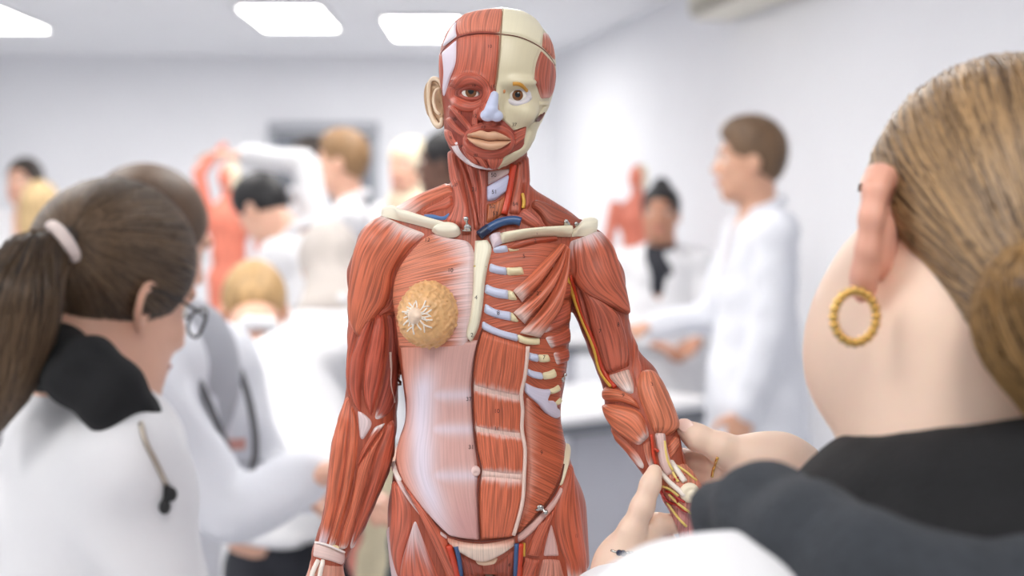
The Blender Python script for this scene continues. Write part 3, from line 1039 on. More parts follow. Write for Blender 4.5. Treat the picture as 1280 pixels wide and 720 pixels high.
cord('wrist_nerve', [(831, 551), (832, 564), (835, 577), (841, 588)], 1.6, M_pnerve, lift=3.5)

# abdomen, image right
rl = [(602, 413), (597, 430), (592, 460), (591, 500), (593, 530), (596, 560), (600, 580), (601, 592), (599, 610), (599, 640), (601, 674)]
rr = [(659, 432), (658, 446), (656, 470), (652, 492), (654, 515), (653, 540), (656, 560), (656, 580), (655, 600), (653, 628), (642, 671)]
RL, RR = np.array(rl, float), np.array(rr, float)


def span(t0, t1):
    a, b = cr_line(RL, 101), cr_line(RR, 101)
    i = np.linspace(t0 * 100, t1 * 100, 7).round().astype(int)
    return [[tuple(x) for x in a[i]], [tuple(x) for x in b[i]]]


for t0, t1 in ((0.0, 0.268), (0.272, 0.468), (0.472, 0.683), (0.687, 1.0)):
    patch('rectus_segment', span(t0, t1), (204, 100, 70), h=5, edge=6, bulge=3.5, sink=0.0, ten=(0.17 if t0 else 0, 0.17 if t1 < 1 else 0), tcol=(226, 196, 188), lift=0.5)
for t0, t1 in ((0.245, 0.295), (0.445, 0.495), (0.655, 0.71)):
    patch('rectus_tendon', span(t0, t1), (228, 200, 194), h=4.6, edge=5, stripe=0.5, sink=0.0)
cord('midline_seam', [(603, 411), (597, 428), (592, 455), (590.5, 500), (592, 530), (595, 562), (601, 578), (603, 590), (598, 603), (598, 640), (600, 675)], 0.9, M_gap, lift=3.0)
cord('linea_semilunaris', [(660, 433), (658, 455), (655, 478), (650.5, 491), (653.5, 510), (652, 538), (656.5, 558), (655.5, 590), (654, 622), (650, 642), (642, 669)], 2.6, M_linea, lift=2.2)
patch('oblique_muscle', [[(657, 492), (655, 520), (658, 560), (658, 600), (654, 634), (645, 669)], [(676, 512), (682, 535), (684, 565), (682, 595), (672, 628), (648, 667)],
                         [(700, 523), (704, 540), (706, 560), (704, 582), (690, 618), (651, 666)]],
      (186, 86, 56), h=3, edge=5, bulge=2, fib='across', ten=(0.3, 0), tcol=(216, 150, 130))
bone('iliac_crest', [[(707, 552), (704, 578), (699, 606)], [(712, 556), (709, 582), (702, 608)]], (230, 220, 190), h=4, edge=3, lift=1)
patch('inguinal_band', [[(701, 606), (692, 622), (676, 641), (660, 656), (646, 669)], [(707, 610), (694, 634), (678, 653), (662, 670), (647, 680)]], (216, 176, 172), h=4, edge=4, stripe=0.4)
patch('inguinal_band', [[(499, 596), (510, 616), (526, 638), (545, 658), (560, 670)], [(490, 588), (503, 614), (519, 638), (540, 662), (559, 676)]], (222, 198, 200), h=3.5, edge=4, stripe=0.4)
bone('iliac_crest', [[(494, 574), (497, 588), (503, 600)], [(490, 580), (493, 592), (499, 604)]], (236, 228, 220), h=3, edge=3, lift=1)
cord('groin_seam', [(497, 578), (504, 598), (522, 628), (545, 655), (560, 669), (580, 675), (600, 677), (620, 675), (641, 671), (655, 661), (676, 640), (692, 618), (701, 600), (705, 580)], 1.0, M_gap, lift=1.6)


def pubic_col(x, y):
    t = float(sstep((y - 672) / 14))
    return np.array([206, 142, 122.0]) * (1 - t) + np.array([228, 204, 188.0]) * t


patch('pubic_pad', [[(558, 671), (580, 677), (600, 679), (620, 677), (644, 671)], [(560, 678), (578, 692), (602, 702), (626, 694), (645, 681)]], colf=pubic_col, h=5, edge=4, bulge=2, fib='across', stripe=0.5)
patch('pubic_fold', [[(592, 696), (604, 699), (624, 696)], [(595, 704), (606, 707), (620, 704)]], (226, 196, 170), h=5, edge=4, stripe=0.2)
# thighs
patch('hip_muscle', [[(490, 598), (488, 640), (487, 668), (490, 694), (498, 724)], [(503, 606), (514, 634), (514, 662), (505, 690), (500, 724)]], (196, 98, 78), h=4, edge=6, bulge=3)
patch('thigh_fascia', [[(486, 655), (487, 690), (491, 724)], [(490, 672), (500, 700), (500, 726)]], (214, 196, 206), h=4.5, edge=4, stripe=0.3)
patch('sartorius_muscle', [[(505, 600), (518, 630), (535, 668), (550, 702), (560, 730)], [(513, 612), (540, 646), (558, 676), (571, 706), (580, 730)]], (194, 94, 72), h=5, edge=6, bulge=3)
patch('thigh_muscle', [[(517, 652), (508, 680), (501, 704), (498, 730)], [(520, 650), (531, 678), (542, 704), (552, 730)]], (194, 96, 76), h=4, edge=5, bulge=3, ten=(0.75, 0), tcol=(224, 204, 206))
patch('thigh_muscle', [[(566, 686), (574, 706), (580, 730)], [(604, 706), (606, 716), (606, 730)]], (156, 68, 52), h=2, edge=5, bulge=2)
patch('thigh_muscle', [[(617, 706), (618, 716), (618, 730)], [(646, 684), (645, 706), (642, 730)]], (156, 68, 52), h=2, edge=5, bulge=2)
cord('femoral_artery', [(561, 682), (567, 700), (573, 726)], 4.0, M_art, lift=1.4)
cord('femoral_vein', [(570, 683), (574, 700), (577, 726)], 3.0, M_vein, lift=2.0)
cord('femoral_vein', [(646, 680), (645, 700), (644, 726)], 3.0, M_vein, lift=2.0)
cord('femoral_artery', [(651, 680), (650, 700), (649, 726)], 3.6, M_art, lift=1.4)
cord('femoral_nerve', [(655, 679), (655, 695)], 1.8, M_nerve, lift=1.6)
patch('sartorius_muscle', [[(672, 656), (662, 676), (656, 694)], [(696, 634), (684, 664), (676, 697)]], (196, 96, 72), h=4, edge=5, bulge=2)
patch('sartorius_muscle', [[(655, 696), (650, 712), (646, 730)], [(676, 699), (671, 714), (668, 730)]], (190, 90, 68), h=4, edge=4, bulge=2)
patch('thigh_fascia', [[(688, 656), (682, 676), (678, 696)], [(690, 654), (696, 676), (700, 696)]], (214, 180, 180), h=3, edge=4, stripe=0.4)
patch('thigh_muscle', [[(678, 698), (673, 714), (670, 730)], [(700, 699), (704, 714), (708, 730)]], (204, 138, 124), h=3, edge=4, bulge=2)
patch('hip_muscle', [[(708, 590), (694, 625), (691, 655), (698, 685), (706, 705), (710, 730)], [(714, 575), (722, 610), (728, 645), (732, 675), (734, 700), (735, 730)]], (190, 90, 64), h=4, edge=7, bulge=3, ten=(0, 0.15))

# wrist band and hand, image left
patch('wrist_band', [[(393, 678), (404, 680), (416, 684), (432, 691)], [(391, 696), (402, 699), (414, 702), (430, 708)]], (226, 202, 200), h=2.2, edge=3, lift=0.6, stripe=0.2)
cord('band_edge', [(394, 678), (404, 679.5), (416, 684), (431, 690.5)], 1.4, mat('band_white', (240, 230, 226), 0.4), lift=3.6)
bone('wrist_bone', [[(414, 680), (420, 681), (424, 683)], [(415, 685), (420, 687), (425, 688)]], (236, 226, 180), h=3, edge=2, lift=1)
hp = []
hb = [(386, 800), (400, 812), (414, 814), (428, 806)]
hp += chain([q3(408, 708, -20), q3(406, 735, -22), q3(405, 760, -22)], [21, 25, 25], k=8)
for i, (x, y) in enumerate(hb):
    x0 = 388 + 12 * i
    hp += chain([q3(x0, 768, -22), q3((x0 + x) / 2, (768 + y) / 2 + 4, -26), q3(x, y + 10, -18), q3(x + 1, y + 28, -8)], [8.5, 8, 7.4, 6], k=3)
hp += chain([q3(424, 735, -28), q3(438, 760, -38), q3(442, 785, -42)], [11, 9, 7], k=4)
gv, gf = solid(hp, 2.5)
gcol = np.tile(lin((212, 150, 130)), (len(gv), 1))
mesh_obj('hand', to_world(gv), gf, FM, fig, uv=np.stack([gv[:, 0], gv[:, 2]], 1), paint=paint_of(gv, gcol, 0.5))
for k_, (xa, xb) in enumerate(((396, 390), (402, 400))):
    tube('hand_tendon', [U(xa + 2, 700, -38), U(xb, 718, -45), U(xb - 3, 745, -46)], 3 * K, mat('tendon_white', (236, 226, 216), 0.35), fig)

# forward hand, image right: palm, thumb stump, fingers with their network of vessels
hp = chain([q3(836, 590, -64), q3(846, 602, -72), q3(856, 616, -80), q3(862, 630, -84)], [21, 21, 20, 17], k=8)
ends = []
for i in range(4):
    a = q3(850 + 7 * i, 626 + 2 * i, -84 + 4 * i)
    b = q3(852 + 9 * i, 652 + 3 * i, -92 + 5 * i)
    c = q3(856 + 10 * i, 676 + 3 * i, -90 + 5 * i)
    hp += chain([a, b, c], [7.5, 6.8, 5.2], k=3)
    ends.append((a, b, c))
hp += chain([q3(828, 600, -66), q3(838, 622, -78), q3(850, 648, -84), q3(858, 664, -84)], [10, 9, 7.5, 6], k=4)
gv, gf = solid(hp, 2.0)
gcol = np.tile(lin((206, 140, 138)), (len(gv), 1))
redm = np.clip((620 + gv[:, 2]) / 30, 0, 1)[:, None]
gcol = gcol * (1 - redm) + lin((214, 138, 112)) * redm
mesh_obj('hand', to_world(gv), gf, FM, fig, uv=np.stack([gv[:, 0], gv[:, 2]], 1), paint=paint_of(gv, gcol, 0.9))
HANDV = to_world(gv)
ALLB['p'] = BVHTree.FromPolygons(HANDV.tolist(), gf.tolist())
blob('thumb_stump', [E(U(862, 616, -100), (12 * K, 8 * K, 12 * K), k=0.002), E(U(864, 617, -108), (7 * K, 3 * K, 7 * K), k=0.001, op='-'), E(U(865, 618, -106), (4.5 * K, 3 * K, 4.5 * K), k=0.001)], 0.0008, mat('stump_ivory', (238, 226, 202), 0.35), fig)
M_rart = mat('vessel_red', (172, 40, 34), 0.35)
cord('palm_tendon', [(826, 590), (836, 602), (848, 612), (856, 620)], 3.2, mat('tendon_white', (236, 226, 216), 0.35), on='p', lift=0.8)
cord('palm_tendon', [(838, 576), (848, 590), (856, 602)], 3.6, MATS['tendon_white'], on='p', lift=0.8)
for pts in ([(834, 572), (838, 584), (844, 596), (848, 602)], [(846, 582), (858, 590), (870, 600), (880, 606)], [(828, 608), (838, 612), (848, 620)],
            [(834, 628), (842, 640), (850, 650), (858, 658)], [(836, 618), (846, 628), (856, 636), (864, 642)]):
    cord('hand_nerve', pts, 1.6, M_pnerve, on='p', lift=1.2)
for pts in ([(826, 612), (830, 622), (836, 628), (846, 631)], [(846, 622), (847, 628), (846, 632)], [(846, 631), (854, 638), (860, 640)], [(832, 614), (840, 616), (846, 622), (856, 628)], [(842, 600), (850, 596), (856, 594)]):
    cord('hand_vessel', pts, 1.5, M_rart, on='p', lift=1.2)

# breast with its lobules and milk ducts
bc = U(536, 393, -86)
Rb = rotx(math.radians(4))
bl = [E(bc + np.array([0, 0.004, 0]), (34 * K, 25 * K, 39 * K), Rb, k=0.002), E(U(531, 398, -98), (27 * K, 20 * K, 27 * K), k=0.012)]


def lob(X, Y, Z):
    s = 640.0
    a = np.sin(X * s + 1.8 * np.sin(Z * s * 0.8) + 1.1) * np.sin(Z * s * 0.9 + 1.5 * np.sin(X * s * 0.7 + Y * 300)) * 0.5
    b = np.sin(X * s * 1.9 + Z * 310 + 2 * np.sin(Y * 400)) * np.sin(Z * s * 1.7 - X * 280) * 0.3
    return -(np.abs(a) + np.abs(b)) * 0.0024


v, f = solid(bl, 0.0009, lob)
yy = v[:, 1]
br = mesh_obj('breast', v, f, mat('breast_tan', (220, 172, 118), 0.36, noise=0.16, nscale=160), fig)
br['label'] = 'tan lobed breast gland with white ducts'
ALLB['g'] = BVHTree.FromPolygons(v.tolist(), f.tolist())
M_duct = mat('duct_white', (242, 234, 224), 0.35)
nip = (519, 395)
l = np.array(hit(nip[0], nip[1], 'g'))
blob('nipple', [E(l + np.array([0, 0.001, 0]), (9 * K, 6 * K, 10 * K), k=0.001), E(l + np.array([0.002, -0.0025, 0.0]), (3.5 * K, 4 * K, 3.5 * K), k=0.002)], 0.0007, mat('nipple_pale', (232, 206, 182), 0.4, noise=0.1, nscale=400), br)
for i in range(17):
    a = 2 * math.pi * i / 17 + 0.15 * math.sin(i * 5.1)
    ln = 17 + 8 * ((i * 7) % 5) / 4
    if math.cos(a) < -0.3:
        ln *= 0.72
    e = (nip[0] + math.cos(a) * ln * 1.05, nip[1] + math.sin(a) * ln)
    mid = (nip[0] + math.cos(a + 0.16) * ln * 0.6, nip[1] + math.sin(a + 0.16) * ln * 0.6)
    s0 = (nip[0] + math.cos(a) * 6, nip[1] + math.sin(a) * 6)
    cord('milk_duct', [s0, mid, e], 1.0, M_duct, on='g', lift=0.5, parent=br, n=5)
    if i % 2 == 0:
        e2 = (nip[0] + math.cos(a + 0.42) * ln * 0.95, nip[1] + math.sin(a + 0.42) * ln * 0.95)
        cord('milk_duct', [mid, ((mid[0] + e2[0]) / 2, (mid[1] + e2[1]) / 2 - 1), e2], 0.8, M_duct, on='g', lift=0.5, parent=br, n=5)


# steel locking pins
def pin(x, y, dx_=0.0, dy_=-9.0, off=8, s=1.0):
    l = np.array(hit(x, y, 'b')) + np.array([0, -off * K, 0])
    e = l + np.array([dx_ * K, -3 * K, -dy_ * K])
    blob('locking_pin', [E(l, np.array([5, 3.5, 3.6]) * K * s, k=0.001), C(l, e, 1.6 * K * s, 1.6 * K * s, k=0.0012), E(e, np.array([3.4, 3.2, 3.4]) * K * s, k=0.001),
                         E(l + np.array([-1 * K, 2 * K, -4 * K * s]), np.array([6.5, 3, 2]) * K * s, k=0.001)], 0.0007, M_steel, fig)


pin(585, 284, -2, -10, 10)
pin(708, 280, -1, -3, 12, 0.9)
pin(722, 282, -3, -2, 12, 0.9)
pin(501, 478, -2, -4, 4, 0.8)
pin(703, 473, 3, -5, 2, 0.75)
pin(675, 632, 7, 6, 8, 0.9)
blob('navel_knob', [E(np.array(hit(595, 588, 'b')) + np.array([0, -4 * K, 0]), np.array([5.5, 4, 6.5]) * K, k=0.001), E(np.array(hit(595, 590, 'b')) + np.array([0, -9 * K, 0]), np.array([2, 3, 2]) * K, k=0.001, op='-')], 0.0006, mat('navel_pale', (226, 196, 190), 0.4), fig)

# head pieces ------------------------------------------------------------
hpatch = lambda *a, **k: patch(*a, on='h', **{'res': 1.5, 'sink': 1.0, **k})
hbone = lambda *a, **k: bone(*a, on='h', **{'res': 1.6, 'sink': 1.0, 'stripe': 0.12, **k})
REDF = (190, 88, 70)
hpatch('forehead_muscle', [[(572, 47.5), (571.5, 66), (569, 84), (562, 102)], [(598, 42.5), (597, 65), (594, 86), (590, 104)], [(625, 43.5), (623.5, 68), (621, 92), (618, 112)]], (194, 92, 70), h=1.8, edge=3, stripe=0.9)
hpatch('scalp_muscle', [[(573, 44.5), (570, 34), (572, 25), (582, 17)], [(598, 40), (599, 28), (602, 18), (608, 11)], [(625, 41), (627, 28), (628, 18), (628.5, 9.5)]], (212, 122, 100), h=1.8, edge=3, stripe=0.9, ten=(0, 0.15), tcol=(228, 180, 164))
hbone('temple_fascia', [[(552, 66), (554, 90), (553, 112), (554, 122)], [(571, 49), (570, 78), (563, 98), (556, 120)]], (222, 212, 224), h=2.2, edge=3)
hbone('temple_fascia', [[(553, 60), (559, 46), (570, 28)], [(571.5, 45.5), (570, 36), (571, 27)]], (226, 218, 226), h=2.0, edge=2)
hpatch('temple_muscle', [[(549, 66), (548, 90), (551, 114)], [(552, 68), (555.5, 90), (555, 112)]], (194, 88, 68), h=1.6, edge=2)
hbone('skull_bone', [[(626, 43.5), (624.5, 68), (622, 92), (619.5, 112), (622, 130), (626, 147), (634, 156), (641, 163)],
                     [(651, 48), (647, 72), (645, 94), (646, 108), (648, 134), (648, 148), (647, 157), (642, 163.5)],
                     [(675, 60), (668.5, 79), (667, 96), (671, 112), (674.5, 128), (671, 145), (658, 157), (643, 163)]], (212, 202, 172), h=2.0, edge=2.5)
hbone('skull_cap', [[(626, 41.5), (627, 28), (628, 18), (628.5, 9.5)], [(651, 46), (655, 32), (656, 22), (652, 13)], [(675, 57.5), (678, 48), (679, 38), (670, 24)]], (228, 220, 192), h=2.0, edge=2.5)
hpatch('temporal_muscle', [[(676, 62), (669.5, 80), (668, 97), (672.5, 114), (676, 124)], [(692, 81), (695, 94), (694, 106), (691, 116), (687, 123)]], (178, 86, 68), h=2.4, edge=3, bulge=1.5, ten=(0, 0.3), tcol=(208, 150, 138))
hpatch('temporal_muscle', [[(679, 40), (678, 48), (677, 58)], [(684, 42), (691, 58), (694, 77)]], (196, 112, 92), h=2.2, edge=2.5, ten=(0.5, 0), tcol=(222, 194, 184))
hbone('cheek_arch', [[(672, 125), (680, 126.5), (687.5, 124.5)], [(671, 134), (678, 132), (684, 134)]], (216, 206, 176), h=3, edge=2.5)
hbone('jaw_bone', [[(687, 126), (680.5, 143), (673, 161), (667, 179), (660, 191), (646, 203), (631, 210), (619, 212.5)], [(678, 133), (670, 150), (661, 158), (657.5, 171), (652, 184), (640, 190.5), (629, 197), (620, 211)]], (212, 202, 172), h=2.4, edge=2.5)
hpatch('jaw_gap', [[(668, 151), (673, 144), (679, 138)], [(671, 152.5), (676, 147), (679.5, 140)]], (104, 44, 34), h=1.2, edge=1, lift=2.2, smooth=0)
hpatch('cheek_muscle', [[(659, 157), (650, 160), (642, 164)], [(656, 172), (651, 178), (643, 184)]], (182, 84, 66), h=2, edge=3, bulge=1)


def ring(cx, cy, rx, ry, n=14, rot=0.0, skew=0.0):
    r = []
    for i in range(n):
        a = 2 * math.pi * i / n
        x, y = rx * math.cos(a), ry * math.sin(a)
        r.append((cx + x * math.cos(rot) - y * math.sin(rot) + skew * y, cy + x * math.sin(rot) + y * math.cos(rot)))
    return r


hpatch('eye_muscle', [ring(587, 116, 29, 25, rot=-0.12), ring(588, 116, 21, 17), ring(589, 117, 12.5, 8)], (182, 80, 62), h=2.6, edge=3, bulge=1.4, closed=True, stripe=0.9)
hpatch('eye_muscle', [ring(589, 116.5, 19, 13), ring(589, 117, 15, 9.5), ring(589, 117, 11.5, 6.6)], (156, 66, 52), h=2.2, edge=2, bulge=1.2, closed=True, lift=1.6)
hpatch('mouth_muscle', [ring(610, 177, 33, 25), ring(611, 176, 29, 18), ring(611, 175.5, 25.5, 10)], (180, 80, 64), h=2.2, edge=4, bulge=1.5, closed=True, stripe=0.8)
for A, B in (([(559, 134), (568, 143), (580, 158), (588, 166)], [(566, 131), (575, 140), (586, 153), (592, 162)]),
             ([(557, 148), (563, 158), (572, 168), (580, 172)], [(563, 146), (570, 155), (578, 163), (584, 168)]),
             ([(590, 138), (589, 148), (590, 158)], [(602, 132), (600, 146), (598, 157)]),
             ([(603, 130), (601, 142), (599, 152)], [(611, 124), (606, 138), (603, 151)]),
             ([(556, 160), (558, 172), (564, 184)], [(564, 164), (568, 174), (574, 182)])):
    hpatch('cheek_muscle', [A, B], (190, 92, 76), h=2.2, edge=2.5, bulge=1.6, lift=0.8, ten=(0.15, 0.15), tcol=(206, 130, 114))
for A, B in (([(577, 181), (582, 193), (592, 204)], [(586, 184), (592, 194), (600, 206)]), ([(588, 190), (597, 200), (604, 208)], [(604, 197), (608, 203), (612, 210)]), ([(606, 197), (609, 204), (612, 210)], [(630, 196), (626, 204), (619, 211)])):
    hpatch('chin_muscle', [A, B], (186, 88, 70), h=2.0, edge=2.5, bulge=1.4, lift=0.8)
hbone('jaw_fascia', [[(562, 177), (568, 189), (578, 200), (590, 207), (606, 211), (620, 212.5)], [(572, 177), (575, 187), (584, 198), (594, 205), (607, 209), (620, 210.5)]], (230, 218, 220), h=2.6, edge=2)
LT = (208, 162, 130)
hbone('upper_lip', [[(584.5, 171), (595, 166), (603, 163.5), (610, 166), (617, 164.5), (628, 168.5), (638, 174.5)], [(585, 172.5), (596, 173), (604, 174.5), (611, 176), (619, 175.5), (628, 175.5), (638, 175.5)]], LT, h=4.0, edge=3, bulge=2.5, lift=1.6)
hbone('lower_lip', [[(585, 172.5), (596, 173.5), (604, 175), (611, 176.5), (619, 176), (628, 176), (638, 175.5)], [(586, 173.5), (593, 180), (602, 184.5), (611, 186.5), (621, 186), (630, 182), (638, 176)]], LT, h=4.2, edge=3, bulge=3, lift=1.6)
# cap seam
cord('skull_seam', [(551, 67), (560, 55), (573, 46), (598, 41.5), (626, 42.5), (652, 47), (676, 59), (688, 71), (694, 82)], 0.6, M_gap, on='h', lift=2.2)
cord('midline_edge', [(628.5, 10), (627, 28), (626, 42), (624, 68), (621.5, 92), (619, 112)], 0.8, mat('edge_brown', (150, 112, 84), 0.6), on='h', lift=1.9)

# eyes
M_sclera = mat('eye_white', (236, 232, 224), 0.15, coat=1.0)
M_iris = mat('iris_brown', (120, 76, 42), 0.2, noise=0.3, nscale=900)
M_pupil = mat('pupil_black', (14, 14, 16), 0.1)


def disc(name, c, r, n3, m, parent, dome=0.25):
    """small domed disc on the eyeball"""
    n3 = np.asarray(n3, float) / np.linalg.norm(n3)
    a = np.cross(n3, [0, 0, 1.0])
    a /= np.linalg.norm(a)
    b = np.cross(n3, a)
    v, f = [c + n3 * r * dome], []
    for i, q in enumerate((0.5, 0.85, 1.0)):
        for j in range(20):
            t = 2 * math.pi * j / 20
            v.append(c + r * q * (a * math.cos(t) + b * math.sin(t)) + n3 * r * dome * (1 - q * q))
    for j in range(20):
        f.append([0, 1 + j, 1 + (j + 1) % 20])
        for i in range(2):
            f.append([1 + i * 20 + j, 1 + (i + 1) * 20 + j, 1 + (i + 1) * 20 + (j + 1) % 20, 1 + i * 20 + (j + 1) % 20])
    return mesh_obj(name, v, f, m, parent)


def eye(x, y, w, r):
    c = U(x, y, w)
    e = blob('eyeball', [E(c, r * K, k=0.0)], 0.0006, M_sclera, fig)
    disc('iris', c + np.array([0, -r * 0.86 * K, 0]), 0.53 * r * K, (0, -1, 0.02), M_iris, e, 0.3)
    disc('pupil', c + np.array([0, -r * 0.99 * K, 0.0003]), 0.27 * r * K, (0, -1, 0.02), M_pupil, e, 0.2)
    return e


eye(589, 116, -50.5, 13.0)
eye(647, 120, -51.5, 12.5)
# lids: red on the muscle side, pale round rim on the skull side
def lid_ring(name, cx, cy, rx, ry, w, r, m, arch=0.0):
    pts = []
    for i in range(18):
        a = 2 * math.pi * i / 18
        pts.append(U(cx + rx * math.cos(a), cy - ry * math.sin(a), w + arch * math.cos(a) ** 2))
    return tube(name, pts, r * K, m, fig, n=8, sub=2, closed=True)


lid_ring('eyelid', 589, 116.5, 13, 7.6, -60, 3.2, mat('lid_red', (160, 70, 54), 0.45), 6)
lid_ring('eyelid', 647, 120, 13.5, 10, -60, 3.8, mat('lid_pale', (212, 206, 210), 0.4), 5)
blob('eye_corner', [E(U(632, 117, -57), np.array([4.5, 4, 4]) * K, k=0.001), E(U(661, 122, -55), np.array([4, 4, 4]) * K, k=0.001)], 0.0007, MATS['lid_pale'], fig)
cord('eye_gland', [(641, 105), (648, 105), (655, 109), (659, 115)], 2.4, mat('gland_orange', (196, 140, 46), 0.45), on='h', lift=1.2)
blob('eye_duct', [E(np.array(hit(630, 114, 'h')) + np.array([0, -2 * K, 0]), np.array([2, 2, 3]) * K, k=0.0)], 0.0005, mat('duct_orange', (206, 140, 90), 0.5), fig)
# nose cartilage
M_cart = mat('cartilage_blue', (198, 206, 232), 0.32)
blob('nose_cartilage', [C(U(618, 119, -72), U(614, 137, -90), 5.0 * K, 8.0 * K, k=0.003), E(U(609.5, 144, -86), np.array([8.8, 9, 7.4]) * K, k=0.0015),
                        E(U(621, 145, -86), np.array([7.6, 9, 7]) * K, k=0.001), E(U(606, 152.5, -92), np.array([3, 4, 2]) * K, k=0.001, op='-'), E(U(620, 153, -92), np.array([3, 4, 2]) * K, k=0.001, op='-')], 0.0007, M_cart, fig)


# ears: a saucer with rim, fold and bowl, given thickness
def ear(name, c, right, up, outw, hgt, wid, m, parent, thick=0.30):
    """right: towards the face; up; outw: away from the head"""
    right, up, outw = [np.asarray(q, float) / np.linalg.norm(q) for q in (right, up, outw)]
    nr, na = 12, 36
    v = []
    for i in range(nr + 1):
        r = i / nr
        for j in range(na):
            a = 2 * math.pi * j / na
            x, z = math.cos(a), math.sin(a)
            w = wid * (1.0 + 0.18 * z) * (0.82 if z < -0.6 else 1.0)
            px_, pz_ = x * r * w, z * r * hgt * (1.0 if z > 0 else 1.06)
            rim = math.exp(-((r - 0.9) / 0.09) ** 2) * (0.42 if not (x > 0.55 and z < 0.3) else 0.1)
            fold = math.exp(-((r - 0.62) / 0.10) ** 2) * (0.30 if x < 0.4 else 0.05)
            bowl = -0.50 * math.exp(-(((px_ / wid) - 0.15) ** 2 + (pz_ / hgt + 0.12) ** 2) / 0.12)
            dd = (rim + fold + bowl) * wid + (-px_ * 0.35)
            v.append(c + right * px_ + up * pz_ + outw * dd)
    f = []
    for i in range(nr):
        for j in range(na):
            a, b = i * na + j, i * na + (j + 1) % na
            f.append([a, a + na, b + na, b])
    o = mesh_obj(name, v, f, m, parent)
    s = o.modifiers.new('thickness', 'SOLIDIFY')
    s.thickness = wid * thick
    s.offset = -1
    return o


eo_ = ear('ear', U(545.5, 128, 6), (0.52, -0.85, 0), (-0.08, 0, 1), (-0.85, -0.52, 0), 30 * K, 14 * K, mat('ear_shaded', (204, 170, 136), 0.45), fig)
M_rim_lit = mat('ear_rim', (232, 210, 182), 0.38)  # paler rim over darker ear puts the relief's light and shade into colour
tube('ear_rim', [U(553, 110, -8), U(549, 101, -8), U(542, 98, -2), U(537, 104, 4), U(535.5, 118, 6), U(537, 134, 6), U(541, 148, 2), U(547, 157, -4), U(552, 155, -8), U(552, 147, -8)], np.array([2.0, 2.6, 2.8, 2.8, 2.6, 2.6, 3.0, 4.0, 4.0, 2.0]) * K, M_rim_lit, eo_)
tube('ear_fold', [U(549, 110, -9), U(544, 114, -6), U(542, 126, -4), U(545, 138, -7), U(550, 143, -10)], np.array([1.4, 2.0, 2.2, 2.2, 1.8]) * K, M_rim_lit, eo_)

# printed numbers
M_ink = mat('number_ink', (52, 34, 34), 0.7)


def number(txt, x, y, size=7.0, on='b', off=8.0):
    cu = bpy.data.curves.new('number', 'FONT')
    cu.body = txt
    cu.size = size * K * 1.3
    cu.align_x, cu.align_y = 'CENTER', 'CENTER'
    o = bpy.data.objects.new('number_tmp', cu)
    COL.objects.link(o)
    bpy.context.view_layer.update()
    me = bpy.data.meshes.new_from_object(o)
    bpy.data.objects.remove(o)
    me.name = 'number_print'
    me.materials.clear()
    me.materials.append(M_ink)
    d = bpy.data.objects.new('number_print', me)
    COL.objects.link(d)
    h0, h1, h2 = [np.array(hit(*q, on)) for q in ((x, y), (x + 5, y), (x, y + 5))]
    a, b = h1 - h0, h2 - h0
    a /= np.linalg.norm(a)
    n = np.cross(a, b)
    n /= np.linalg.norm(n)
    if n[1] > 0:
        n = -n
    up = np.cross(n, a)
    if up[2] < 0:
        up = -up
    ray = h0 - np.array([0, 0, CAMZ])
    ray /= np.linalg.norm(ray)
    # rest the print on the outermost painted piece
    dg = bpy.context.evaluated_depsgraph_get()
    ok, loc, nn, _, ob, _ = SC.ray_cast(dg, Vector((0, 0, CAMZ)), Vector(ray))
    p = np.array(loc) if ok and np.linalg.norm(np.array(loc) - h0) < 0.03 else h0
    p = p - ray * 0.0006
    Mx = Matrix.Identity(4)
    for i in range(3):
        Mx[i][0], Mx[i][1], Mx[i][2], Mx[i][3] = a[i], up[i], n[i], p[i] - origin(fig)[i]
    d.parent = fig
    d.matrix_local = Mx


bpy.context.view_layer.update()
for t, x, y in (('10', 612, 58), ('19', 567, 110), ('18', 592, 107), ('15', 616, 108), ('11', 575, 141), ('12', 593, 145), ('20', 568, 149), ('13', 604, 159), ('34', 576, 183), ('30', 594, 194), ('31', 599, 204), ('37', 643, 156), ('36', 563, 172)):
    number(t, x, y, 4.6, 'h')
for t, x, y in (('27', 674, 367), ('1', 671, 291), ('2', 590, 419), ('2', 669, 301), ('8', 623, 391), ('7', 680, 447), ('10', 563, 338), ('37', 586, 499), ('10', 621, 514), ('11', 621, 536), ('31', 589, 559), ('9', 677, 566),
                ('12', 534, 300), ('5', 655, 320), ('4', 595, 372), ('6', 637, 706), ('11', 721, 670), ('51', 618, 240), ('50', 617, 219), ('52', 615, 258), ('54', 644, 255), ('53', 619, 267), ('7', 750, 414), ('8', 773, 406), ('9', 779, 494), ('3', 815, 480), ('21', 593, 237), ('20', 569, 231)):
    number(t, x, y, 5.4)


# ------------------------------------------------------------------ people
def skin_mat(name, col):
    return mat(name, col, 0.48, noise=0.05, nscale=25, sss=0.12, bump=0.03, bscale=300)


SK1 = skin_mat('skin_fair', (222, 174, 150))
SK0 = skin_mat('skin_pale', (236, 206, 185))
SK2 = skin_mat('skin_medium', (206, 158, 132))
SK3 = skin_mat('skin_tan', (186, 134, 108))
M_coat = mat('coat_cotton', (226, 226, 229), 0.85, noise=0.02, nscale=6, bump=0.9, bscale=14)
M_coat2 = mat('coat_cotton_cool', (222, 224, 231), 0.85, noise=0.02, nscale=6, bump=0.9, bscale=14)
M_black = mat('black_knit', (17, 18, 21), 0.9, noise=0.2, nscale=200, bump=0.4, bscale=500)
M_greyh = mat('charcoal_fleece', (52, 56, 62), 0.95, noise=0.15, nscale=160, bump=0.5, bscale=420)
M_trou = mat('dark_trousers', (40, 42, 50), 0.8, noise=0.1, nscale=80)
M_shoe = mat('white_shoe', (205, 205, 205), 0.5)
M_lip = mat('lips', (190, 120, 110), 0.4)
M_brow = mat('brow_brown', (70, 50, 38), 0.8)
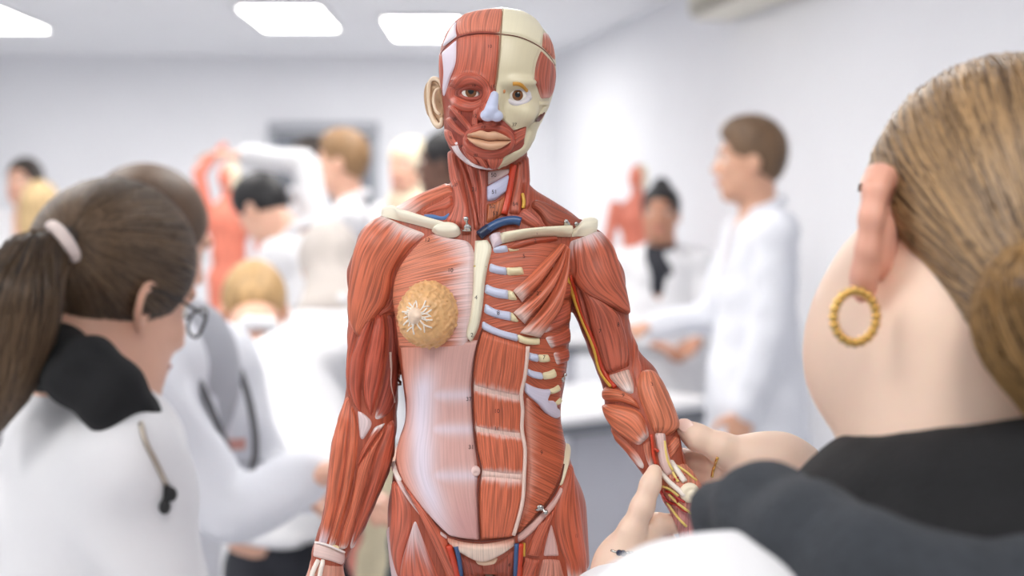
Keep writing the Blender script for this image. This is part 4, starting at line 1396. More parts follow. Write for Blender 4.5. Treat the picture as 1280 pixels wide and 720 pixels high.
HC = {'brown': (92, 70, 52), 'dark': (46, 36, 30), 'black': (20, 19, 22), 'blond': (196, 168, 124), 'light': (138, 106, 72), 'tan': (176, 142, 96), 'fade': (104, 80, 58)}
HM = {k: mat('hair_' + k, c, 0.55, noise=0.35, nscale=60, stretch=(1, 1, 0.2), bump=0.4, bscale=120) for k, c in HC.items()}
M_scarf = mat('scarf_grey_beige', (196, 188, 182), 0.9, noise=0.06, nscale=30, bump=0.3, bscale=60)
M_scarfc = mat('scarf_cream', (232, 218, 190), 0.9, noise=0.05, nscale=30, bump=0.3, bscale=60)


def folds(amp=0.003, f=1.0, seed=0.0):
    def d(X, Y, Z):
        a = np.sin(38 * f * X + 17 * f * Z + 3 * np.sin(9 * f * Z + seed) + seed)
        b = np.sin(31 * f * Y - 24 * f * Z + 2.5 * np.sin(13 * f * X + seed * 2))
        c = np.sin(55 * f * Z + 20 * f * (X + Y) + 2 * np.sin(15 * f * Y))
        return amp * (a + b + 0.6 * c) * 0.6
    return d


def head_prims(c, R, s=1.0, ears=True):
    L = lambda x, y, z: c + R @ (s * np.array([x, y, z]))
    e = lambda p, r, k=0.02, op='+': E(L(*p), np.asarray(r, float) * s, R, k * s, op)
    q = [e((0, -0.012, 0.032), (0.073, 0.093, 0.085)), e((0, 0.030, -0.030), (0.060, 0.062, 0.086), 0.03), e((0, 0.062, -0.098), (0.026, 0.024, 0.020), 0.03),
         e((0.036, 0.030, -0.070), (0.024, 0.040, 0.030), 0.03), e((-0.036, 0.030, -0.070), (0.024, 0.040, 0.030), 0.03),
         e((0, 0.078, 0.032), (0.05, 0.016, 0.016), 0.02), e((0.034, 0.070, -0.022), (0.020, 0.018, 0.018), 0.02), e((-0.034, 0.070, -0.022), (0.020, 0.018, 0.018), 0.02),
         e((0.032, 0.100, 0.008), (0.018, 0.014, 0.012), 0.012, '-'), e((-0.032, 0.100, 0.008), (0.018, 0.014, 0.012), 0.012, '-'),
         C(L(0, 0.088, 0.012), L(0, 0.108, -0.024), 0.007 * s, 0.012 * s, 0.012 * s), e((0.011, 0.098, -0.030), (0.009, 0.010, 0.008), 0.006), e((-0.011, 0.098, -0.030), (0.009, 0.010, 0.008), 0.006),
         e((0, 0.088, -0.060), (0.024, 0.012, 0.012), 0.012)]
    if ears:
        for sx in (-1, 1):
            q += [e((sx * 0.076, -0.008, -0.008), (0.009, 0.020, 0.031), 0.006), e((sx * 0.084, -0.004, -0.006), (0.006, 0.010, 0.016), 0.004, '-')]
    return q, L


def hand_prims(w, d, n, s=1.0, curl=0.25, side=1):
    """wrist, direction, palm normal; side +1 puts the thumb on +lat"""
    d = d / np.linalg.norm(d)
    n = n - d * (n @ d)
    n = n / (np.linalg.norm(n) + 1e-9)
    lat = np.cross(d, n) * side
    Rm = np.stack([lat, d, n], 1)
    q = [E(w + d * 0.048 * s, np.array([0.040, 0.050, 0.016]) * s, Rm, 0.02)]
    for i, ln in enumerate((0.070, 0.078, 0.072, 0.058)):
        a = w + (d * 0.088 + lat * (0.028 - 0.0185 * i)) * s
        b = a + (d * math.cos(curl) + n * math.sin(curl)) * ln * 0.5 * s
        c = b + (d * math.cos(curl * 2.4) + n * math.sin(curl * 2.4)) * ln * 0.5 * s
        q += [C(a, b, 0.0092 * s, 0.0086 * s, 0.004), C(b, c, 0.0086 * s, 0.0072 * s, 0.003)]
    a = w + (d * 0.025 + lat * 0.034) * s
    b = a + (d * 0.6 + lat * 0.7 + n * 0.3) * 0.038 * s
    c = b + (d * 0.9 + lat * 0.25 + n * 0.3) * 0.034 * s
    q += [C(a, b, 0.013 * s, 0.011 * s, 0.01), C(b, c, 0.011 * s, 0.009 * s, 0.004)]
    return q


def hair_prims(style, L, R, s):
    e = lambda p, r, k=0.015, op='+': E(L(*p), np.asarray(r, float) * s, R, k * s, op)
    cap = [e((0, -0.014, 0.040), (0.083, 0.104, 0.092))]
    face = [e((0, 0.092, -0.030), (0.072, 0.062, 0.098), 0.012, '-'), e((0, 0.050, -0.115), (0.11, 0.105, 0.095), 0.015, '-')]
    if style == 'short':
        return [e((0, -0.012, 0.048), (0.080, 0.101, 0.092)), e((0, -0.045, 0.004), (0.070, 0.060, 0.072), 0.03)] + [e((0, 0.012, 0.095), (0.062, 0.075, 0.045), 0.03), e((0, 0.095, -0.030), (0.075, 0.060, 0.104), 0.012, '-'), e((0, 0.060, -0.115), (0.12, 0.128, 0.112), 0.02, '-')]
    if style == 'long':
        return cap + [e((0, -0.055, -0.06), (0.085, 0.055, 0.13), 0.04)] + face
    if style == 'updo':
        return cap + [e((0, -0.03, 0.13), (0.035, 0.035, 0.03), 0.02)] + face
    if style == 'bun':
        return cap + [e((0, -0.125, -0.01), (0.042, 0.036, 0.040), 0.01)] + face
    if style == 'scarf':
        return [e((0, -0.014, 0.036), (0.090, 0.110, 0.102)), e((0, -0.02, -0.09), (0.088, 0.085, 0.075), 0.05), e((0, -0.02, -0.15), (0.12, 0.095, 0.06), 0.04), e((0, 0.095, -0.025), (0.058, 0.055, 0.085), 0.012, '-')]
    return cap + face


def person(label, px, py, Y, yaw, head_yaw=None, pitch=0.0, lean=0.0, side=0.0, s=1.0, armR=None, armL=None, hair=('short', 'brown'), skin=SK1, coat=None,
           h=0.009, group=None, extra=None, hip=None, legs=True, shirt=None, ears=True, hands=None, cheeks=False, ear_at=None, hs=None, shl=None, nbp=None, roll=0.0, hem=0.45):
    coat = coat or M_coat
    c = P(px, py, Y)
    yw = math.radians(yaw)
    hy = yw if head_yaw is None else math.radians(head_yaw)
    Rt = rotz(yw)
    Rh = rotz(hy) @ rotx(-math.radians(pitch)) @ roty(math.radians(roll))
    fw = Rt @ np.array([0, 1.0, 0])
    rt = Rt @ np.array([1.0, 0, 0])
    up = np.array([0, 0, 1.0])
    hs = hs or s
    if ear_at is not None:
        c = np.asarray(ear_at[0], float) - Rh @ (hs * np.asarray(ear_at[1], float))
    nb = np.asarray(nbp, float) if nbp is not None else c - (Rh @ up) * 0.165 * s - fw * 0.03
    hz = hip if hip is not None else min(0.92 * s, nb[2] - 0.40 * s)
    hp_ = np.array([c[0], c[1], 0]) - fw * (lean + 0.02) - rt * side
    hp_[2] = hz
    root = empty('person', label, 'person', (hp_[0], hp_[1], 0), group)
    sp = (nb - hp_) / np.linalg.norm(nb - hp_)
    chest = hp_ + (nb - hp_) * 0.68
    belly = hp_ + (nb - hp_) * 0.34
    # local frame of the trunk
    fy = fw - sp * (fw @ sp)
    fy /= np.linalg.norm(fy)
    Rs = np.stack([np.cross(fy, sp), fy, sp], 1)
    shR, shL = nb + Rs @ np.array([0.165 * s, 0, -0.045]), nb + Rs @ np.array([-0.165 * s, 0, -0.045])
    if shl is not None:
        shL = np.asarray(shl, float)
    arms = []
    for sh, a, sg in ((shR, armR, 1), (shL, armL, -1)):
        if a is None:
            el, wr = sh + rt * sg * 0.04 - up * 0.28 * s, sh + rt * sg * 0.04 - up * 0.50 * s + fw * 0.10
        elif a[0] == 'w':
            el, wr = np.asarray(a[1], float), np.asarray(a[2], float)
        else:
            el, wr = sh + Rt @ np.asarray(a[0], float), sh + Rt @ np.asarray(a[1], float)
        arms.append((sh, el, wr, sg))
    hq, L = head_prims(c, Rh, hs, ears)
    b = hq + [C(c + Rh @ np.array([0, -0.02, -0.06]) * s, nb - sp * 0.02, 0.052 * s, 0.058 * s, 0.03)]
    b += [E(chest, (0.145 * s, 0.088 * s, 0.17 * s), Rs, 0.06), E(belly, (0.125 * s, 0.082 * s, 0.16 * s), Rs, 0.06), E(hp_, (0.145 * s, 0.095 * s, 0.11 * s), None if lean > 0.1 else Rt, 0.06), C(shR, shL, 0.045, 0.045, 0.05)]
    for sh, el, wr, sg in arms:
        d = (wr - el) / np.linalg.norm(wr - el)
        b += [C(sh, el, 0.045 * s, 0.036 * s, 0.03), C(el, wr, 0.037 * s, 0.025 * s, 0.02)]
        n = np.cross(d, up) if abs(d[2]) < 0.8 else -rt * sg
        if hands is None:
            b += hand_prims(wr + d * 0.005, d, n if abs(d[2]) >= 0.8 else -up, s, 0.3, sg)
    if legs:
        for sg in (-1, 1):
            hj = hp_ + rt * sg * 0.085 * s
            kn, an = np.array([hj[0], hj[1], hz * 0.53]) + fw * 0.01, np.array([hj[0], hj[1], 0.08]) - fw * 0.01
            b += [C(hj, kn, 0.078 * s, 0.052 * s, 0.04), C(kn, an, 0.052 * s, 0.036 * s, 0.03), C(an, an + fw * 0.12 - up * 0.04, 0.036, 0.026, 0.02)]
    if cheeks:
        for sx in (-1, 1):
            b += [E(L(sx * 0.044, 0.036, -0.085), np.array([0.028, 0.036, 0.046]) * hs, Rh, 0.02), E(L(sx * 0.050, 0.050, -0.070), np.array([0.029, 0.036, 0.055]) * hs, Rh, 0.02)]
        b += [C(L(-0.01, -0.02, -0.06), nb + np.array([-0.03, 0, 0]), 0.055, 0.064, 0.03)]
    bv1, bf1 = solid(b, h)
    for hv1, hf1 in hands or []:
        bf1 = np.concatenate([bf1, hf1 + len(bv1)])
        bv1 = np.concatenate([bv1, hv1])
    body_ = mesh_obj('body', bv1, bf1, skin, root)
    # coat
    k = [E(chest, (0.168 * s, 0.112 * s, 0.19 * s), Rs, 0.06), E(belly, (0.160 * s, 0.112 * s, 0.18 * s), Rs, 0.06), E(hp_, (0.175 * s, 0.125 * s, 0.15 * s), Rt, 0.06), C(shR, shL, 0.060 * s, 0.060 * s, 0.05), C(nb - sp * 0.03, chest, 0.07 * s, 0.1 * s, 0.03)]
    for sh, el, wr, sg in arms:
        d = (wr - el) / np.linalg.norm(wr - el)
        k += [C(sh, el, 0.062 * s, 0.052 * s, 0.03), C(el, wr - d * 0.015, 0.052 * s, 0.042 * s, 0.015)]
    k += [E(np.array([hp_[0], hp_[1], hz - 0.18]), (0.190 * s, 0.150 * s, 0.42 * s), Rt, 0.08), H((0, 0, 1.0), hz - hem, 0.0)]
    k += [C(nb + sp * 0.06 - fy * 0.01, nb - sp * 0.05 + fy * 0.02, 0.050 * s, 0.062 * s, 0.01, '-'), E(nb + Rs @ np.array([0, 0.105, -0.09]) * s, (0.035 * s, 0.05 * s, 0.11 * s), Rs, 0.01, '-')]
    co = blob('lab_coat', k, h, coat, root, folds(0.0050, 1.0, px * 0.1))
    # collar and lapels
    cp = [nb + Rs @ (np.array(t) * s) for t in ((0.035, 0.110, -0.17), (0.050, 0.075, -0.04), (0.066, 0.02, 0.018), (0.045, -0.045, 0.045), (0, -0.065, 0.052), (-0.045, -0.045, 0.045), (-0.066, 0.02, 0.018), (-0.050, 0.075, -0.04), (-0.035, 0.110, -0.17))]
    blob('collar', chain(cp, [0.010, 0.014, 0.016, 0.016, 0.016, 0.016, 0.016, 0.014, 0.010], 0.01), h * 0.6, coat, co)
    if shirt:
        blob('shirt', [E(chest + Rs @ np.array([0, 0.02, 0.04]) * s, (0.12 * s, 0.088 * s, 0.15 * s), Rs, 0.02), C(nb + sp * 0.01, chest, 0.058 * s, 0.08 * s, 0.03)], h, shirt, root)
    if legs:
        tr = [E(hp_ - up * 0.01, (0.160 * s, 0.112 * s, 0.125 * s), None if lean > 0.1 else Rt, 0.04)]
        for sg in (-1, 1):
            hj = hp_ + rt * sg * 0.09 * s
            an = np.array([hj[0], hj[1], 0.07])
            tr.append(C(hj - up * 0.05, an + up * 0.02, 0.090 * s, 0.056 * s, 0.01))
            blob('shoe', [C(np.array([an[0], an[1], 0.042]), np.array([an[0], an[1], 0.036]) + fw * 0.14, 0.042, 0.035, 0.01)], 0.012, M_shoe, root)
        blob('trousers', tr, 0.014, M_trou, root)
    st, hcn = hair
    if st:
        hm = {'cream': M_scarfc, 'grey': M_scarf}.get(hcn) or HM[hcn]
        blob('headscarf' if st == 'scarf' else 'hair', hair_prims(st, L, Rh, s), h * 0.8, hm, root)
    for sx in (-1, 1):
        ey = blob('eye', [E(L(sx * 0.032, 0.0745, 0.007), 0.0125 * s, k=0)], 0.003, M_sclera, root)
        disc('iris', L(sx * 0.032, 0.0862, 0.006), 0.0058 * s, Rh @ np.array([0, 1.0, 0]), M_iris, ey)
        blob('eyebrow', [C(L(sx * 0.016, 0.092, 0.030), L(sx * 0.034, 0.088, 0.034), 0.0045 * s, 0.0045 * s, 0.002), C(L(sx * 0.034, 0.088, 0.034), L(sx * 0.052, 0.074, 0.027), 0.0045 * s, 0.003 * s, 0.002)], 0.004, M_brow, root)
    blob('lips', [E(L(0, 0.097, -0.057), np.array([0.022, 0.007, 0.005]) * s, Rh, 0.003), E(L(0, 0.096, -0.065), np.array([0.018, 0.008, 0.006]) * s, Rh, 0.003)], 0.003, M_lip, root)
    return dict(root=root, L=L, Rh=Rh, nb=nb, Rs=Rs, c=c, fw=fw, rt=rt, chest=chest, hip=hp_, arms=arms, sp=sp, body=body_)


def on_scene(px, py, off=0.0):
    bpy.context.view_layer.update()
    d = P(px, py, 1.0) - np.array([0, 0, CAMZ])
    d /= np.linalg.norm(d)
    ok, loc, *_ = SC.ray_cast(bpy.context.evaluated_depsgraph_get(), Vector((0, 0, CAMZ)), Vector(d))
    return np.array(loc) - d * off if ok else P(px, py, 2.0)


# hair strands laid over a hair mass
VH = vcol_mat('hair_strands', 0.38, 0.5)


def strands(name, v, f, target, n, parent, cols, rad=0.0006, steps=12, step=0.014, lift=0.0012, swirl=None, seed=1, keep=None):
    rng = np.random.default_rng(seed)
    bv_ = BVHTree.FromPolygons(v.tolist(), f.tolist())
    st = v[rng.integers(0, len(v), n)]
    if keep is not None:
        st = st[keep(st)]
    target = np.asarray(target, float)
    AV, AF, AC = [], [], []
    off = 0
    for p in st:
        p = p.copy()
        pts = []
        lf = lift * (0.3 + 1.4 * rng.random())
        wob = rng.normal(0, 0.12, 3)
        for _ in range(steps):
            l, nn, _i, _d = bv_.find_nearest(Vector(p))
            l, nn = np.array(l), np.array(nn)
            pts.append(l + nn * lf)
            d = target - l
            dist = np.linalg.norm(d)
            if dist < step:
                break
            d = d / dist + wob * 0.5
            if swirl is not None:
                d = d + swirl(l)
            d -= nn * (d @ nn)
            p = l + d / (np.linalg.norm(d) + 1e-9) * step
        if len(pts) < 4:
            continue
        pts = np.array(pts)
        for _ in range(2):
            pts[1:-1] = 0.5 * pts[1:-1] + 0.25 * (pts[2:] + pts[:-2])
        m = len(pts)
        r = rad * (0.7 + 0.8 * rng.random()) * np.sin(np.linspace(0.5, math.pi - 0.25, m))
        T = np.gradient(pts, axis=0)
        T /= np.linalg.norm(T, axis=1)[:, None] + 1e-9
        A = np.cross(T, [0.3, 0.5, 0.8])
        A /= np.linalg.norm(A, axis=1)[:, None] + 1e-9
        B = np.cross(T, A)
        ring_ = [pts + r[:, None] * (A * math.cos(t) + B * math.sin(t)) for t in (0, 2.094, 4.189)]
        vv = np.stack(ring_, 1).reshape(-1, 3)
        i = np.arange(m - 1)[:, None] * 3
        j = np.arange(3)[None, :]
        a = i + j
        b_ = i + (j + 1) % 3
        ff = np.stack([a, b_, b_ + 3, a + 3], -1).reshape(-1, 4) + off
        off += len(vv)
        AV.append(vv)
        AF.append(ff)
        t = rng.random()
        cc = lin(cols[0]) * (1 - t) + lin(cols[1]) * t
        AC.append(np.tile(np.append(cc, 1), (len(vv), 1)))
    return mesh_obj(name, np.concatenate(AV), np.concatenate(AF), VH, parent, paint=np.concatenate(AC), kind='stuff')


# ---- the student on the left with the ponytail
A = person('young woman with brown ponytail, glasses and black collar watching from the left edge', 152, 338, 1.66, -60, head_yaw=-40, pitch=20, ear_at=(P(180, 383, 1.62), (0.078, -0.006, -0.010)), nbp=P(112, 512, 1.68), h=0.005, hair=(None, None), skin=SK1,
           armR=((0.02, 0.06, -0.27), (-0.06, 0.27, -0.36)), armL=((-0.05, 0.08, -0.27), (0.06, 0.28, -0.32)), ears=False, s=0.98)
L, Rh, root = A['L'], A['Rh'], A['root']
e_ = lambda p, r, k=0.015, op='+': E(L(*p), np.asarray(r, float), Rh, k, op)
hp = [e_((0, -0.012, 0.042), (0.086, 0.102, 0.098)), e_((0.03, -0.07, 0.035), (0.05, 0.045, 0.05), 0.04), e_((0, 0.100, -0.035), (0.080, 0.070, 0.100), 0.012, '-'), e_((0, 0.045, -0.115), (0.12, 0.100, 0.100), 0.015, '-')]
v, f = solid(hp, 0.0035)
hair_o = mesh_obj('hair', v, f, HM['dark'], root)
tie = L(0.055, -0.112, 0.036)
strands('hair_strands', v, f, tie, 2600, hair_o, ((58, 44, 34), (122, 98, 74)), rad=0.0009, steps=16, step=0.014)
tail = [tie, P(38, 330, 1.55), P(26, 375, 1.53), P(16, 425, 1.53), P(4, 475, 1.53), P(-10, 530, 1.53)]
tv, tf = solid(chain(tail, [0.013, 0.028, 0.036, 0.034, 0.026, 0.010], 0.02), 0.004)
tail_o = mesh_obj('ponytail', tv, tf, HM['dark'], root)
strands('hair_strands', tv, tf, tail[-1] + np.array([0, 0, -0.03]), 1500, tail_o, ((58, 44, 34), (118, 94, 70)), rad=0.0009, steps=14, step=0.016, lift=0.003)
d = (tail[1] - tie) / np.linalg.norm(tail[1] - tie)
a_ = np.cross(d, [0, 0, 1.0])
a_ /= np.linalg.norm(a_)
b_ = np.cross(d, a_)
tube('hair_tie', [tie + d * 0.008 + (a_ * math.cos(t) + b_ * math.sin(t)) * 0.021 for t in np.linspace(0, 2 * math.pi, 12, endpoint=False)], 0.0075, mat('tie_cream', (222, 206, 200), 0.6), root, closed=True, sub=2)
ear('ear', L(0.078, -0.006, -0.010), Rh @ np.array([-0.2, 1.0, 0]), Rh @ np.array([0.12, -0.12, 1.0]), Rh @ np.array([1.0, 0.2, 0]), 0.030, 0.019, SK1, root)
ear('ear', L(-0.078, -0.006, -0.010), Rh @ np.array([0.45, 0.9, 0]), Rh @ np.array([0, -0.12, 1.0]), Rh @ np.array([-0.9, 0.45, 0]), 0.031, 0.018, SK1, root)
M_gl = mat('glasses_black', (24, 24, 26), 0.3)
gl = None
rims = []
for sx in (-1, 1):
    pts = [L(sx * (0.033 + 0.024 * math.cos(t)), 0.112 - 0.012 * abs(math.cos(t)) * (1 if math.cos(t) > 0 else 0), 0.004 + 0.019 * math.sin(t)) for t in np.linspace(0, 2 * math.pi, 16, endpoint=False)]
    o = tube('glasses_rim', pts, 0.0021, M_gl, root, closed=True, sub=1)
    tube('glasses_temple', [L(sx * 0.056, 0.102, 0.008), L(sx * 0.076, 0.06, 0.010), L(sx * 0.083, 0.0, 0.012), L(sx * 0.082, -0.016, -0.004)], 0.0018, M_gl, root)
tube('glasses_bridge', [L(-0.010, 0.112, 0.008), L(0, 0.116, 0.011), L(0.010, 0.112, 0.008)], 0.002, M_gl, root)
cpt = [P(182, 550, 1.575), P(174, 520, 1.535), P(150, 482, 1.515), P(112, 452, 1.53), P(78, 436, 1.60), P(72, 436, 1.67), P(96, 448, 1.73), P(136, 478, 1.745), P(166, 512, 1.71)]
cl = chain(cpt, [0.018, 0.021, 0.023, 0.026, 0.026, 0.026, 0.025, 0.022, 0.018], 0.012)
cl += chain([p_ + np.array([-0.012, -0.014, -0.020]) for p_ in cpt], [0.014, 0.020, 0.024, 0.026, 0.026, 0.026, 0.025, 0.02, 0.016], 0.012)
blob('hood_collar', cl, 0.004, M_black, root, folds(0.0022, 2.2, 1.0))['label'] = 'thick black hooded collar'
st = [on_scene(*q, 0.004) for q in ((176, 528), (182, 552), (196, 580), (208, 606))]
so = tube('stethoscope_tube', st, 0.0030, mat('chrome_soft', (170, 160, 148), 0.3, metal=0.8), root)
for q in (on_scene(206, 634, 0.008), on_scene(214, 618, 0.008)):
    blob('stethoscope_tip', [E(q, (0.0065, 0.0065, 0.008), k=0.002), C(q, st[-1], 0.003, 0.003, 0.003)], 0.002, mat('rubber_black', (20, 20, 22), 0.5), so)

# ---- the person behind her
B = person('person in white coat with stethoscope round the neck standing behind the ponytailed woman', 186, 306, 2.35, -104, head_yaw=-45, pitch=20, nbp=P(228, 425, 2.32), h=0.0065, hair=('bun', 'brown'), skin=SK1, lean=0.02, side=-0.02,
           armR=('w', P(290, 640, 2.20), P(392, 598, 2.16)), armL=('w', P(330, 600, 2.44), P(405, 612, 2.34)), coat=M_coat2, shirt=mat('shirt_grey', (170, 172, 180), 0.85))
nb, Rs = B['nb'], B['Rs']
stp = [nb + Rs @ np.array(t) for t in ((0.05, 0.150, -0.14), (0.075, 0.09, -0.05), (0.075, 0.01, 0.03), (0.0, -0.075, 0.06), (-0.075, 0.01, 0.03), (-0.075, 0.09, -0.05), (-0.05, 0.150, -0.14), (-0.02, 0.165, -0.2))]
tube('stethoscope', stp, 0.006, mat('rubber_grey', (92, 92, 96), 0.5), B['root'])
bq = on_scene(288, 556, 0.004)
box('name_badge', bq, (0.05, 0.004, 0.018), mat('badge_red', (206, 150, 140), 0.6), B['root'], rz=0.5)
box('pocket_edge', bq + np.array([0.01, 0.0, -0.03]), (0.09, 0.004, 0.006), mat('pocket_grey', (176, 178, 184), 0.7), B['root'], rz=0.5)

# ---- the woman in the right foreground
HCX = np.array([0.2545, 0.752, 1.434])
W = None
yawt = 36.0
Cpx = 640 + HCX[0] / HCX[1] * FPX
Cpy = HOR - (HCX[2] - CAMZ) / HCX[1] * FPX
hl_w = P(776, 742, 0.952)       # left wrist
hr_w = P(1052, 628, 0.985)       # right wrist
Q = lambda x, y, w: P(x, y, D0 + w * K)
# right hand, from the right: thumb on top, two fingers wrapped beneath, ring on one of them
th = [Q(855, 536, -52), Q(872, 547, -60), Q(902, 560, -64), Q(938, 572, -58), Q(975, 582, -48)]
hr = chain(th, [0.0068, 0.0084, 0.0098, 0.0125, 0.017], 0.006)
hr += [E(Q(960, 588, -42), (0.030, 0.020, 0.018), k=0.02), E(Q(945, 600, -30), (0.024, 0.02, 0.016), k=0.015), C(Q(970, 588, -46), hr_w + np.array([0.02, 0.0, -0.01]), 0.020, 0.023, 0.02)]
hr += chain([Q(850, 570, -22), Q(866, 575, -36), Q(893, 584, -46), Q(930, 596, -44), Q(950, 600, -40)], [0.0062, 0.0070, 0.0076, 0.0082, 0.010], 0.003)
hr += chain([Q(852, 589, -14), Q(868, 592, -32), Q(890, 599, -42), Q(930, 612, -36), Q(950, 610, -34)], [0.006, 0.0068, 0.0074, 0.008, 0.010], 0.003)
hr += chain([Q(860, 604, -4), Q(874, 608, -24), Q(898, 616, -32), Q(938, 622, -28)], [0.0055, 0.0062, 0.0068, 0.009], 0.003)
hr += chain([Q(870, 618, 2), Q(884, 624, -16), Q(906, 630, -22), Q(940, 628, -20)], [0.005, 0.0058, 0.0062, 0.009], 0.003)
# left hand, from below: forefinger up to the wrist of the model, other fingers reaching right
hl = chain([Q(818, 590, -92), Q(813, 606, -98), Q(803, 634, -102), Q(790, 664, -98), Q(780, 705, -86), Q(776, 742, -80)], [0.0052, 0.0062, 0.0072, 0.0086, 0.015, 0.017], 0.006)
hl += [E(Q(790, 708, -80), (0.017, 0.014, 0.024), k=0.012), C(Q(782, 720, -80), hl_w + np.array([0, 0.0, -0.02]), 0.019, 0.021, 0.02)]
hl += chain([Q(856, 648, -66), Q(845, 654, -74), Q(822, 656, -82), Q(802, 676, -84)], [0.0056, 0.0066, 0.0078, 0.0095], 0.003)
hl += chain([Q(836, 676, -64), Q(824, 680, -74), Q(804, 694, -82)], [0.0056, 0.0066, 0.009], 0.003)
hl += chain([Q(834, 698, -62), Q(822, 702, -72), Q(804, 712, -80)], [0.0052, 0.0062, 0.009], 0.003)
hl += chain([Q(764, 700, -84), Q(758, 672, -92), Q(764, 650, -98)], [0.010, 0.0085, 0.0065], 0.004)
hl = hl[:-2]
hl += chain([Q(770, 735, -78), Q(764, 716, -84), Q(768, 700, -88)], [0.012, 0.010, 0.009], 0.006)
HANDS = [solid(hr, 0.0011), solid(hl, 0.0011)]
W = person('woman seen from behind at the right with brown hair bun, hoop earring and black hoodie', Cpx, Cpy, HCX[1], yawt, head_yaw=20, pitch=-6, roll=9, ear_at=(P(1096, 290, 0.72), (-0.092, -0.012, 0.0)), hs=0.82, nbp=(0.262, 0.735, 1.285), shl=(0.078, 0.60, 1.25), hands=HANDS, cheeks=True, h=0.0045, hair=(None, None), skin=SK0, lean=0.03,
           armL=('w', P(700, 1010, 0.74), hl_w + (P(776, 760, 0.94) - P(776, 742, 0.952)) * 1.2), armR=('w', P(1240, 760, 0.98), hr_w + np.array([0.012, 0.0, -0.006])), ears=False, s=0.94)
root, L, Rh, nb, Rs, fw, rt = W['root'], W['L'], W['Rh'], W['nb'], W['Rs'], W['fw'], W['rt']
s = 0.82
e_ = lambda p, r, k=0.015, op='+': E(L(*p), np.asarray(r, float) * s, Rh, k, op)
hp = [e_((0, -0.012, 0.036), (0.080, 0.102, 0.092)), e_((0, -0.085, -0.02), (0.060, 0.040, 0.060), 0.04), e_((0, 0.115, -0.035), (0.086, 0.070, 0.105), 0.012, '-'), e_((0, 0.040, -0.120), (0.13, 0.108, 0.100), 0.02, '-'),
      e_((-0.082, 0.006, -0.026), (0.022, 0.020, 0.040), 0.01, '-')]
v, f = solid(hp, 0.0032)
hair_o = mesh_obj('hair', v, f, HM['brown'], root)
bunc = L(-0.03, -0.118, -0.030)
strands('hair_strands', v, f, bunc, 6000, hair_o, ((80, 60, 42), (184, 148, 104)), rad=0.0008, steps=18, step=0.013, lift=0.0012)
bv2, bf2 = solid([E(bunc, (0.044, 0.034, 0.038), Rh, 0.01), E(bunc + Rh @ np.array([0.025, -0.01, -0.04]), (0.030, 0.026, 0.036), Rh, 0.02), E(bunc + Rh @ np.array([-0.01, -0.012, 0.012]), (0.040, 0.028, 0.018), Rh, 0.01)], 0.003)
bun_o = mesh_obj('hair_bun', bv2, bf2, HM['brown'], root)
bax = Rh @ np.array([0, -1.0, 0.2])
strands('hair_strands', bv2, bf2, bunc + Rh @ np.array([0.03, -0.03, -0.05]), 2200, bun_o, ((90, 66, 42), (192, 150, 96)), rad=0.0008, steps=14, step=0.010, lift=0.002, swirl=lambda l: np.cross(bax, l - bunc) * 38, seed=5)
SKE = skin_mat('skin_ear', (226, 168, 146))
eu = np.array([0.15, 0.05, 1.0])
eu /= np.linalg.norm(eu)
eo = np.array([-0.93, 0.36, 0.0])
eo -= eu * (eo @ eu)
eo /= np.linalg.norm(eo)
ef = np.cross(eu, -eo)
ef = -ef if ef[1] < 0 else ef
Re = np.stack([eo, ef, eu], 1)
eC = P(1093, 295, 0.725)
ep = lambda o_, f_, u_: eC + Re @ np.array([o_, f_, u_])
hx = [ep(-0.003, 0.012, 0.020), ep(-0.001, 0.006, 0.029), ep(0.001, -0.004, 0.030), ep(0.001, -0.013, 0.022), ep(0.001, -0.015, 0.008), ep(0.001, -0.012, -0.008), ep(0.002, -0.006, -0.020), ep(0.002, -0.001, -0.028)]
blob('ear', [E(ep(0, 0, 0), (0.0038, 0.0150, 0.0290), Re, 0.003), E(ep(-0.005, 0.010, -0.004), (0.006, 0.010, 0.017), Re, 0.006)] + chain(hx, [0.0042, 0.0050, 0.0054, 0.0046, 0.0040, 0.0040, 0.0046, 0.0056], 0.008)
     + [E(ep(0.008, 0.001, 0.002), (0.006, 0.009, 0.015), Re, 0.004, '-')], 0.0012, SKE, root)
ear('ear', L(0.083, -0.012, 0.006), Rh @ np.array([-0.5, 0.85, 0.0]), Rh @ np.array([-0.10, -0.18, 1.0]), Rh @ np.array([0.85, 0.5, 0]), 0.0335, 0.0185, SKE, root)
M_gold = mat('gold', (226, 186, 110), 0.22, metal=1.0, noise=0.1, nscale=300)
ec = P(1069, 396, 0.702)
rr_ = []
for t in np.linspace(0, 2 * math.pi, 40, endpoint=False):
    rr_.append(ec + np.array([0.0115 * math.cos(t), 0.004 * math.cos(t), 0.0128 * math.sin(t)]))
earring = tube('hoop_earring', rr_, 0.0016, M_gold, root, closed=True, sub=1)
for i in range(0, 40, 2):
    t = 2 * math.pi * i / 40
    p_ = np.array(rr_[i])
    blob('bead', [E(p_, 0.0026, k=0)], 0.0009, M_gold, earring)
